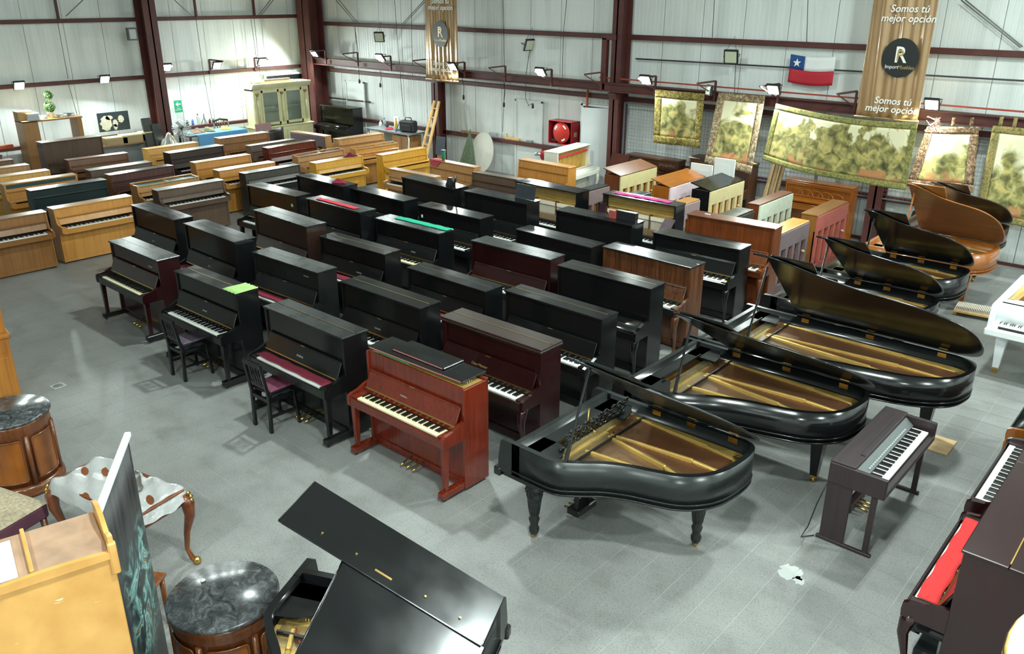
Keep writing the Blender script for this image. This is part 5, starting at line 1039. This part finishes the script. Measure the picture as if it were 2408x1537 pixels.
for x,y,lb in ((283,279,'white wall socket left of the tall left-wall column'),):
    p=atx(333,279,XB+.03); t=empty('wall_socket',p,0,lb,'socket'); MB().box(-.02,.01,-.05,.05,-.05,.05,.004).build('plate',WHITE,t); MB().lathe([(.02,0),(.02,.004)],10,(.012,0,0)).build('socket_face',PLASTER,t)
for x,y,lb,pl in ((311,80,'small grey speaker box on the left-wall column','x'),(715,68,'narrow grey box on the corner column','x2')):
    p=atx(x,y,-23.2 if pl=='x' else -23.55); t=empty('junction_box',p,0,lb,'box'); MB().box(-.05,.05,-.14,.12,-.16,.16,.006).build('case',mat('box_dark',(.08,.09,.09),.5),t); MB().box(.05,.056,-.1,.08,-.12,.12,0).build('cover',mat('box_grey',(.45,.47,.47),.5),t)
# green arrow sign
p=atx(419,250,XB+.03); t=empty('exit_sign',p,0,'green sign with a white arrow on the left wall','sign'); GS=mat('sign_green',(.0,.28,.12),.5); MB().box(-.01,.0,-.115,.115,-.17,.17,0).build('plate',GS,t)
Q=Matrix(((0,0,1,0),(1,0,0,0),(0,1,0,0),(0,0,0,1)))
MB(Q).add([(-.075,.06,.003),(-.01,.12,.003),(.02,.12,.003),(-.03,.075,.003),(.08,.075,.003),(.08,.045,.003),(-.03,.045,.003),(.02,.0,.003),(-.01,.0,.003)],[(0,8,7,6,3,2,1),(3,6,5,4)]).build('arrow',WHITE,t)
text('VIA DE',.035,'lettering',WHITE,t,Q@Matrix.Translation((0,-.06,.003)),.001); text('EVACUACION',.03,'lettering',WHITE,t,Q@Matrix.Translation((0,-.10,.003)),.001)
# ------------------------------------------------------------------ cream display cabinet in the corner
CRM=mat('cream_paint',(.52,.49,.28),.5,var=.12,vscale=3)
t=empty('display_cabinet',(-22.62,15.22,0),R(90),'tall cream cabinet with two glass doors near the hall corner','cabinet')       # front faces +X
MB().box(-1.0,1.0,-.08,.48,0,.80,.008).build('base_cabinet',CRM,t); MB().box(-1.04,1.04,-.12,.48,.80,.85,.012).build('waist_moulding',CRM,t)
for k in range(6): MB().box(-.93+k*.32,-.68+k*.32,-.095,-.078,.12,.70,.01).build('base_door',CRM,t)
MB().box(-.98,-.94,.02,.46,.85,1.98,.004).box(.94,.98,.02,.46,.85,1.98,.004).box(-.98,.98,.44,.46,.85,1.98,0).box(-.98,.98,.02,.46,1.9,1.98,.004).build('upper_carcass',CRM,t)
for u0,u1 in ((-.98,-.72),(-.10,.10),(.72,.98)):
    MB().box(u0,u1,.0,.05,.85,1.93,.006).build('stile',CRM,t); MB().tube([((u0+u1)/2,-.005,.95),((u0+u1)/2,-.005,1.75)],.035,10).build('half_column',CRM,t); MB().lathe([(.03,0),(.06,.05),(.06,.08)],10,((u0+u1)/2,-.0,1.75)).build('capital',mat('capital_brown',(.25,.17,.07),.5),t)
GLS=mat('cabinet_glass',(.75,.85,.78),.04,trans=.9)
for u0,u1 in ((-.72,-.10),(.10,.72)):
    d_=MB().box(u0,u0+.06,-.01,.03,.88,1.90,.004).box(u1-.06,u1,-.01,.03,.88,1.90,.004).box(u0,u1,-.01,.03,1.83,1.90,.004).box(u0,u1,-.01,.03,.88,.96,.004).build('glass_door',CRM,t); MB().box(u0+.06,u1-.06,.008,.012,.96,1.83,0).build('pane',GLS,d_); MB().lathe([(.001,-.01),(.014,0),(.001,.01)],8,(u1-.03 if u0<0 else u0+.03,-.02,1.3)).build('knob',BRASS,d_)
MB().box(-.94,.94,.04,.44,1.38,1.40,0).build('shelf',CRM,t); MB().prism([(-.02,1.95),(-.10,2.06),(-.10,2.10),(.48,2.10),(.48,1.95)],'x',-1.04,1.04).build('cornice',CRM,t)
for k,(a_,b_,z_) in enumerate(((14.3,15.6,2.13),(14.35,15.75,2.12),(14.6,15.5,2.19))):
    tag(MB().box(-22.90+k*.14,-22.80+k*.14,a_,b_,z_-.03,z_+.03,.005).build('timber_strip',wood('pine','c8a878','e4cda0','y',.6,20,0)),'pale timber strip on top of the cream cabinet, '+('rear','front','upper')[k],'timber','timber strips on the cabinet')
# ------------------------------------------------------------------ shelf unit and things along the left wall
SHW=wood('shelfwood','8a6238','a87c4a','z',.45,20,.1)
t=empty('shelf_unit',(-23.05,8.66,0),R(90),'open wooden shelf unit with a tall side cupboard against the left wall','shelf')
MB().box(-.72,-.36,-.05,.45,0,1.63,.005).build('side_cupboard',SHW,t); MB().box(.60,.72,-.02,.45,.80,1.60,.005).build('side_board',SHW,t); MB().box(-.72,.74,-.05,.45,1.60,1.64,.005).build('top_shelf',SHW,t); MB().box(-.36,.5,-.10,.45,.76,.80,.005).build('desk_top',SHW,t); MB().box(.0,.06,-.06,.4,0,.76,.004).box(.44,.5,-.06,.4,0,.76,.004).build('leg_panel',SHW,t); MB().box(-.36,.5,.42,.45,.0,.76,0).build('back_board',mat('dark_recess',(.05,.035,.025),.7),t)
def at_shelf(u,v,z): return Vector((-23.05-v,8.66+u,z))
t=empty('plant_pot',at_shelf(.08,.2,1.64),0,'double-ball topiary plant in a cream pot on the shelf unit','plant'); MB().lathe([(.06,0),(.09,.13),(.095,.14),(.08,.14)],14).build('pot',mat('cream_pot',(.62,.58,.45),.6),t); MB().tube([(0,0,.12),(.01,.02,.6)],.01,6).build('stem',SHW,t)
def leafball(c,r_,n,seed):
    q=MB(); rnd=random.Random(seed)
    for _ in range(n):
        d=Vector((rnd.gauss(0,1),rnd.gauss(0,1),rnd.gauss(0,1))).normalized(); p=Vector(c)+d*r_*rnd.uniform(.75,1.05); e=d.orthogonal().normalized()*.028; f=d.cross(e).normalized()*.02
        q.add([p-e,p+f,p+e,p-f+d*.012],[(0,1,2,3)])
    return q
LEAF=mat('leaf_green',(.10,.22,.05),.6,var=.4,vscale=12)
for c,r_,n,s_ in (((0,0,.27),.13,260,1),((.01,.02,.56),.10,180,2)): tag(leafball(c,r_,n,s_).build('foliage',LEAF,t),kind='stuff')
def simple_box(c,s_,m,name,label,cat='box',rz=0,lidm=None):
    t=empty(name,c,rz,label,cat); MB().box(-s_[0]/2,s_[0]/2,-s_[1]/2,s_[1]/2,0,s_[2],.006).build('body',m,t)
    if lidm: MB().box(-s_[0]/2-.006,s_[0]/2+.006,-s_[1]/2-.006,s_[1]/2+.006,s_[2]-.03,s_[2]+.004,.005).build('lid',lidm,t)
    return t
CARD=mat('cardboard',(.42,.28,.13),.8); simple_box(at_shelf(-.56,.28,1.64),(.28,.34,.22),CARD,'cardboard_box','tan cardboard box on the shelf unit\'s cupboard',lidm=CARD)
simple_box(at_shelf(-.42,.10,1.64),(.22,.26,.17),mat('blue_white_box',(.45,.50,.58),.6),'printed_box','pale blue printed box in front of the cardboard box',lidm=WHITE)
for k,(u,m,l) in enumerate(((.34,PLASTER,'pile of white papers on the shelf unit'),(.50,mat('dark_papers',(.06,.06,.06),.7),'pile of dark folders on the shelf unit'),(-.18,PLASTER,'loose white sheets beside the topiary plant'))):
    t=empty('paper_pile',at_shelf(u,.2,1.64),.2*k,l,'papers')
    for j in range(4): MB(Matrix.Rotation(.2*j,4,'Z')).box(-.12,.12,-.09,.09,j*.018,j*.018+.015,0).build('sheet_stack',m if j%2 else PLASTER,t)
def bottle(p,h,r_,m,capm,label,name='bottle'):
    t=empty(name,p,0,label,'bottle','bottles and cans on the ledges'); MB().lathe([(r_*.9,0),(r_,.01),(r_,h*.62),(r_*.4,h*.80),(r_*.36,h*.9)],12).build('body',m,t); MB().lathe([(r_*.42,h*.88),(r_*.42,h),(0,h)],10).build('cap',capm,t); return t
BLU=mat('label_blue',(.08,.16,.45),.4); YLW=mat('label_yellow',(.65,.42,.04),.4); CLR=mat('clear_pet',(.75,.8,.82),.1,trans=.8); ORA=mat('cap_orange',(.6,.2,.02),.4)
for u,v,z,h,r_,m,c,l in ((-.28,.1,.80,.24,.045,YLW,RED,'yellow bottle on the shelf desk'),(-.18,.05,.80,.20,.04,BLU,WHITE,'blue spray bottle on the shelf desk'),(-.10,.1,.80,.26,.045,WHITE,BLU,'white and blue bottle on the shelf desk'),(.02,.05,.80,.18,.05,YLW,YLW,'squat yellow can on the shelf desk'),(.22,.2,.80,.26,.05,PLASTER,ORA,'white bottle with orange cap on the shelf desk'),(.36,.2,.80,.22,.05,mat('grey_can',(.3,.32,.34),.4,.5),WHITE,'grey can on the shelf desk')):
    bottle(at_shelf(u,v,z),h,r_,m,c,l)
simple_box(at_shelf(-1.02,.55,.955),(.12,.34,.09),mat('planter_orange',(.5,.09,.03),.5),'planter_box','orange planter box on the left wall ledge','box')
for k,(x,y,l) in enumerate(((250,300,'blue and white bottle standing near the picture'),(278,303,'silver spray can near the picture'))): bottle(Vector((-23.2,9.62+.22*k,.828)),.24,.05,BLU if k==0 else mat('grey_can',(.3,.32,.34),.4,.5),WHITE,l)
# picture and long boxes on a side table
p=[atx(x,y,-23.62) for x,y in ((225,267),(298,260),(302,305),(232,310))]; cy=(p[0].y+p[1].y)/2
t=empty('side_table',(-23.2,10.45,0),R(90),'narrow table with a white cloth below the dark picture','table'); MB().box(-.95,.95,-.25,.4,.78,.82,.004).build('top',SHW,t); MB().box(-.97,.97,-.27,.41,.82,.826,0).build('cloth',mat('off_white_cloth',(.6,.6,.52),.8),t)
for sx in (-1,1):
    for sy in (-.2,.35): MB().box(sx*.9-.03,sx*.9+.03,sy-.03,sy+.03,0,.78,.004).build('leg',SHW,t)
MB().box(-.9,.9,.3,.32,.1,.78,0).build('rear_panel',mat('grey_panel',(.35,.38,.38),.6),t)
t=empty('picture_panel',(-23.58,cy,1.09),R(90),'unframed dark picture with three pale figures leaning on the left wall','picture'); w=(p[1].y-p[0].y)/2
MB().box(-w,w,-.02,.0,0,.5,0).build('canvas',mat('dark_canvas',(.012,.022,.028),.5,var=.4,vscale=6),t)
for k,(cx,cz,rx,rz) in enumerate(((-.22,.22,.15,.20),(.03,.20,.07,.10),(.20,.30,.08,.10),(-.12,.36,.10,.06),(.02,.10,.05,.08))):
    MB().add([(cx,-.022,cz)]+[(cx+rx*cos(2*pi*j/18)*(1+.2*sin(3*j)),-.022,cz+rz*sin(2*pi*j/18)) for j in range(18)],[(0,1+(j+1)%18,1+j) for j in range(18)]).build('pale_figure',mat('pale_figure',(.50,.47,.38),.6,var=.15),t)
for k,(a_,b_) in enumerate(((9.85,10.45),(10.3,10.95),(10.85,11.35))): simple_box(Vector((-23.05,(a_+b_)/2,.828)),(.28,b_-a_-.02,.19+.02*k),mat('kraft_box',(.36,.26,.12),.7),'long_box','long kraft box with a pale lid below the picture, '+('left','middle','right')[k]+' of three','box',0,mat('pale_lid',(.70,.60,.30),.6))
for k,(y_,h_,m) in enumerate(((11.05,1.42,mat('charcoal_board',(.045,.045,.04),.6)),(11.28,1.25,BLACKP))): tag(MB().beam((-22.75+.06*k,y_,0),(-23.0+.06*k,y_,h_),.26,.05,(1,0,0)).build('leaning_board',m),'dark board leaning against the left-wall column, '+('taller','shorter')[k],'board')
t=empty('round_sign',(-22.95,11.62,.75),R(90),'round ochre plaque hung on the foot of the left-wall column','plaque'); MB(Matrix.Rotation(pi/2,4,'X')).lathe([(0,0),(.16,0),(.16,.03),(0,.03)],24).build('disc',mat('ochre',(.42,.27,.06),.6,var=.2),t)
# fan, bin, foil bag
t=empty('pedestal_fan',(-22.35,11.72,0),R(60),'grey pedestal fan with wire guard in front of the left wall','fan'); MB().lathe([(.2,0),(.2,.03),(.03,.05),(.02,1.1)],16).build('stand',BLACKP,t); M_=Matrix.Translation((0,-.1,1.15))@Matrix.Rotation(pi/2,4,'X'); q=MB(M_)
for k in range(24): a_=2*pi*k/24; q.tube([(.04*cos(a_),.04*sin(a_),.09),(.2*cos(a_),.2*sin(a_),.07),(.25*cos(a_),.25*sin(a_),0),(.2*cos(a_),.2*sin(a_),-.06),(.04*cos(a_),.04*sin(a_),-.07)],.004,4)
for r_ in (.1,.18,.25): q.tube([(r_*cos(2*pi*j/24),r_*sin(2*pi*j/24),.08*(1-r_/.26)) for j in range(25)],.004,4)
tag(q.build('wire_guard',mat('grey_wire2',(.35,.38,.36),.4,.5),t),kind='stuff')
for k in range(3): MB(M_@Matrix.Rotation(2*pi*k/3,4,'Z')).grid(lambda a,b: (.03+.18*a,-.05+.10*b*(.5+a*.5),.02*b),4,3).build('blade',mat('fan_blade',(.3,.32,.32),.4),t)
MB(M_).lathe([(.07,-.02),(.08,-.08),(.08,-.20),(.05,-.24)],14).build('motor',BLACKP,t)
t=empty('storage_bin',(-22.55,11.45,0),R(90),'blue storage bin with black lid beside the fan','bin'); MB().box(-.22,.22,-.18,.18,0,.62,.02).build('tub',mat('bin_blue',(.02,.10,.35),.45),t); MB().box(-.25,.25,-.2,.2,.62,.70,.02).build('lid',BLACKP,t)
crumple(Vector((-22.6,11.42,.70)),.20,.22,.36,mat('foil_silver',(.55,.55,.50),.25,.7),'foil_bag','crumpled silver foil bag on the blue bin',11)
# ledge items right of column
for k,(x,y,h_,r_,m,c,l) in enumerate(((441,293,.17,.05,mat('black_can',(.03,.03,.04),.3),BLU,'dark spray can on the left wall ledge'),(454,292,.20,.045,BLU,WHITE,'blue and white can on the left wall ledge'),(467,291,.32,.055,CLR,RED,'clear plastic bottle with red cap on the ledge'),(494,288,.14,.045,mat('dark_red_can',(.15,.01,.02),.3),RED,'dark red jar on the left wall ledge'),(502,287,.13,.045,mat('dark_green_can',(.01,.07,.03),.3),BLACKP,'dark green jar on the left wall ledge'),(527,286,.10,.05,YLW,YLW,'small yellow pot on the left wall ledge'))):
    p=atx(x,y,XB+.05); bottle(Vector((p.x,p.y,.962)),h_,r_*.8,m,c,l)
t=empty('tripod',(XB+.05,atx(481,287,XB+.05).y,.962),0,'small black tripod standing on the left wall ledge','tripod')
for k in range(3): MB().tube([(0,0,.2),(.045*cos(k*2.1),.11*sin(k*2.1),.005)],.008,5).build('leg',BLACKP,t)
MB().tube([(0,0,.18),(0,0,.30)],.012,6).build('column',BLACKP,t)
# table with blue cloth
t=empty('work_table',(-22.75,12.95,0),R(90),'dark table half covered by a hanging blue cloth','table'); MB().box(-.95,.85,-.25,.45,.83,.87,.004).build('top',mat('dark_top',(.05,.045,.04),.5),t)
for sx in (-.9,.8):
    for sy in (-.2,.4): MB().box(sx-.025,sx+.025,sy-.025,sy+.025,0,.83,.003).build('leg',mat('dark_leg',(.03,.03,.03),.5),t)
def drape(a,b):
    u=-.72+1.6*a; 
    if b<.45: v=.44-.70*(b/.45); z=.875+.006*sin(a*11)
    else: v=-.265-.03*sin(a*14)*(b-.45); z=.875-(b-.45)*1.05
    return (u,v,z)
cl=tag(MB().grid(drape,24,20).build('blue_cloth',mat('cloth_blue',(.10,.28,.50),.85),solid=.004),'blue cloth draped over the dark work table','cloth'); cl.location=t.location; cl.rotation_euler=t.rotation_euler
crumple(Vector((-22.85,12.45,.885)),.22,.18,.14,mat('brown_cloth',(.16,.10,.07),.9),'clothes_heap','heap of brown clothes on the blue-clothed table',21); crumple(Vector((-22.95,12.85,.885)),.22,.18,.15,mat('olive_cloth',(.13,.13,.07),.9,var=.4),'clothes_heap','heap of olive clothes on the blue-clothed table',22); crumple(Vector((-22.9,13.35,.885)),.2,.15,.10,mat('lime_cloth',(.32,.36,.06),.9,var=.3),'clothes_heap','heap of lime clothes on the blue-clothed table',23)
t=empty('dark_chair',(-23.35,13.55,0),R(90),'dark chair with curved back behind the blue-clothed table','chair')
for sx in (-1,1): MB().tube([(sx*.22,.0,0),(sx*.22,.0,.45),(sx*.24,.1,1.05)],.02,6).build('leg',BLACKP,t)
MB().box(-.24,.24,-.25,.05,.43,.47,.01).build('seat',BLACKP,t); MB().tube([(-.24,.1,1.05),(0,.13,1.10),(.24,.1,1.05)],.03,6).build('top_rail',BLACKP,t)
for k in range(4): MB().tube([(-.12+k*.08,.02,.47),(-.12+k*.08,.11,1.06)],.012,5).build('slat',BLACKP,t)
tag(MB().beam((-22.40,14.35,.4),(-22.45,14.35,.98),.55,.02,(1,0,0)).beam((-22.35,14.35,0),(-22.40,14.35,.42),.5,.03,(1,0,0)).build('pink_board',mat('dusty_pink_board',(.30,.16,.15),.6)),'dusty pink board standing before the cream cabinet','board')
t=empty('shell_chair',(-21.9,14.3,0),R(80),'dark leather shell chair seen by its curved top rail','chair'); MB().grid(lambda a,b: (-.32+.64*a,.18-.22*(2*a-1)**2,.42+b*(.40+.10*abs(2*a-1)**1.5)),16,4).build('back_shell',mat('dark_leather',(.025,.02,.02),.45),t,solid=.04); MB().box(-.28,.28,-.3,.15,.38,.44,.02).build('seat',mat('dark_leather',(.025,.02,.02),.45),t)
for sx in (-1,1):
    for sy in (-.25,.1): MB().tube([(sx*.22,sy,.38),(sx*.25,sy,0)],.014,6).build('leg',DKSTEEL,t)
# ------------------------------------------------------------------ workbench by the back wall
t=empty('workbench',(-19.05,16.62,0),0,'steel-topped workbench with drawers against the back wall','bench'); MB().box(-.95,.95,-.36,.36,.86,.91,.006).build('top',mat('galvanised',(.40,.44,.46),.3,.8),t)
for sx in (-1,1):
    for sy in (-.3,.3): MB().tube([(sx*.88,sy,0),(sx*.88,sy,.86)],.022,8).build('leg',STEEL,t)
MB().box(-.85,-.42,-.3,.3,.5,.85,.005).build('drawer_box',mat('cream_metal',(.6,.6,.5),.5),t); MB().box(-.83,-.44,-.312,-.3,.62,.82,.004).build('drawer',mat('cream_metal',(.6,.6,.5),.5),t); MB().box(.1,.75,-.25,.3,.1,.80,.005).build('wooden_drawers',SHW,t)
for k in range(3): MB().box(.13,.5,-.262,-.25,.14+k*.22,.33+k*.22,.004).build('drawer',SHW,t)
for x,m,c,h_,l in ((-.80,WHITE,WHITE,.16,'small white pot on the workbench'),(-.62,CLR,BLU,.26,'clear bottle on the workbench'),(-.1,YLW,ORA,.30,'yellow bottle with orange cap on the workbench'),(-.5,mat('black_can',(.03,.03,.04),.3),RED,.17,'dark jar on the workbench')): bottle(Vector((-19.05+x,16.72,.912)),h_,.045,m,c,l)
t=empty('white_board',(-19.30,16.86,.912),0,'small white panel standing on the workbench','board'); MB().box(-.11,.11,0,.03,0,.32,.004).build('panel',WHITE,t); MB().box(-.02,.02,-.003,0,.12,.2,0).build('mark',BLACKP,t)
crumple(Vector((-19.2,16.5,.913)),.13,.1,.08,mat('red_rag',(.4,.03,.05),.9),'rag','crumpled red rag on the workbench',31); crumple(Vector((-18.8,16.55,.913)),.18,.12,.05,mat('navy_rag',(.03,.06,.14),.9),'rag','crumpled navy rag on the workbench',32)
t=empty('tool_bag',(-18.42,16.55,.912),.15,'black shoulder bag on the end of the workbench','bag'); MB().box(-.26,.26,-.12,.12,0,.32,.04).build('body',mat('bag_black',(.012,.013,.014),.7),t); MB().tube([(-.12,0,.32),(-.1,0,.40),(.1,0,.40),(.12,0,.32)],.015,8).build('handle',BLACKP,t); MB().tube([(-.25,-.1,.28),(-.30,-.22,-.02),(-.22,-.20,-.10),(-.14,-.13,.05)],.014,6).build('strap',BLACKP,t); MB().box(-.18,.18,-.14,-.115,.04,.2,.02).build('pocket',mat('bag_black',(.012,.013,.014),.7),t)
t=empty('plastic_bag',(-17.98,16.12,0),0,'white carrier bag hanging beside the workbench','bag'); MB().lathe([(.02,.0),(.11,.03),(.13,.2),(.10,.34),(.02,.52),(.015,.62)],12,sy=.5).build('bag_body',mat('white_film',(.75,.78,.76),.4),t); MB().tube([(-.02,0,.6),(0,0,.9),(.03,0,.6)],.008,5).build('bag_handle',WHITE,t)
# wooden ladder frame
t=empty('wooden_ladder',(-17.60,16.45,0),0,'pale pine ladder leaning on the back wall column','ladder'); PINE=wood('pinez','c89858','e6bf80','z',.55,30,0)
for sg in (-1,1): MB().beam((sg*.13-.12,-.12,.0),(sg*.09+.05,.42,1.82),.07,.05,(0,1,0)).build('stile',PINE,t)
for k in range(7): f_=(.08+k*.135); c=Vector((-.12,-.12,0)).lerp(Vector((.05,.42,1.82)),f_); MB().beam(c+Vector((-.11,0,0)),c+Vector((.11,0,0)),.05,.03).build('rung',PINE,t)
def lean(name,pts,m,label): o=MB().prism(pts,'y',0,.025).build(name,m); return tag(o,label,'board')
o=lean('slate_panel',[(-.16,0),(.16,0),(.16,.5),(-.16,.5)],mat('slate_blue',(.045,.06,.08),.6),'slate blue panel leaning on the back wall column'); o.location=(-16.95,16.35,.45); o.rotation_euler=(-.1,0,.1)
tag(MB().box(-17.1,-16.8,16.38,16.44,0,.45,.005).build('trestle',SHW),'low wooden trestle under the slate panel','trestle')
o=lean('green_board',[(-.32,0),(.38,0),(-.05,1.15)],mat('mottled_green',(.07,.10,.05),.7,var=.4,vscale=20),'mottled green triangular board against the back wall'); o.location=(-16.35,16.75,.02); o.rotation_euler=(-.22,0,0)
o=lean('round_board',[(.42*cos(2*pi*k/28),.55+.55*sin(2*pi*k/28)) for k in range(28)],mat('pale_disc',(.55,.53,.46),.6),'pale oval board behind the green triangular board'); o.location=(-15.95,16.88,.02); o.rotation_euler=(-.2,0,0)
for k,(x,w_,m,l) in enumerate(((1112,.9,SHW,'long brown strip on the back wall ledge'),(1160,.28,CLR,'clear packages on the back wall ledge'),(1205,.5,PINE,'pale timber block on the back wall ledge'),(1245,.2,mat('grey_can',(.3,.32,.34),.4,.5),'grey fitting on the back wall ledge'))):
    p=aty(x,318,YB-.06); simple_box(Vector((p.x,YB-.05,.966)),(w_,.08,.06 if k!=1 else .12),m,'ledge_item',l,'box')
p=aty(1191,318,YB-.06); bottle(Vector((p.x,YB-.05,.966)),.14,.035,YLW,BLACKP,'small yellow bottle on the back wall ledge')
# white panels, brown door, lumber at the right back
for k,((x0,y0),(x1,y1),Y,l) in enumerate((((1625,382),(1676,390),15.95,'white moulded door panel standing behind the pink-backed piano'),((1681,370),(1729,377),15.92,'taller white moulded door panel beside the other white panel'))):
    a=aty(x0,y0,Y); b=aty(x1,y1,Y); t=empty('door_panel',((a.x+b.x)/2,Y,0),0,l,'panel'); w=(b.x-a.x)/2; h=a.z
    MB().box(-w,w,0,.035,0,h,.004).build('board',mat('panel_white',(.74,.77,.74),.5),t); MB().box(-w+.1,w-.1,-.008,0,h-.75,h-.12,.004).build('raised_field',mat('panel_white',(.74,.77,.74),.5),t)
tag(MB().beam((-11.28,16.45,0),(-11.22,16.78,1.12),.5,.03,(0,1,0)).build('brown_board',wood('dkpanel','3a1810','55281a','z',.4,20,.1)),'dark red-brown panel leaning beside the tall column','board')
for k in range(7): tag(MB().beam((-7.46+k*.045,16.30+.02*(k%3),0),(-7.50+k*.045,16.95,1.32+.04*((k*3)%5)),.045,.03,(0,1,0)).build('timber_plank',wood('plank%d'%(k%3),('6a5234','7c6442','54422c')[k%3],('8a7048','9a8058','705a3c')[k%3],'z',.7,25,0)),'rough grey-brown plank in the bundle leaning by the amber spinet','timber','leaning planks')
crumple(Vector((-7.95,16.75,1.325)),.16,.09,.06,mat('yellow_heap',(.6,.42,.10),.8,var=.2),'straw_heap','small yellow bundle on the tall panelled piano',41)
t=empty('piano_action',(-2.60,14.02,0),.1,'loose piano action lying under the brown grand','piano action'); MB().box(-.3,.3,-.15,.15,.06,.10,.004).build('frame',PINE,t); q=MB()
for k in range(24): q.box(-.28+k*.0235,-.265+k*.0235,-.14,.14,.10,.16,0)
tag(q.build('levers',mat('hammer_felt',(.62,.55,.45),.9),t),kind='stuff'); MB().box(-.3,-.26,-.1,.1,0,.06,0).box(.26,.3,-.1,.1,0,.06,0).build('foot',PINE,t)
tag(MB().box(-4.9,-4.1,16.35,16.6,.0,.10,.01).build('timber_beam',wood('beam','5a2c14','7a4020','x',.6,18,0)),'low brown timber beam on the floor near the back wall','timber')
for k in range(4): tag(MB().beam((-4.95+k*.12,15.85,.02+.03*k),(-4.35+k*.1,16.25,.02+.03*k),.09,.025).build('floor_plank',wood('plank1','7c6442','9a8058','z',.7,25,0)),'short pale plank in the pile behind the grands','timber','pile of short planks')
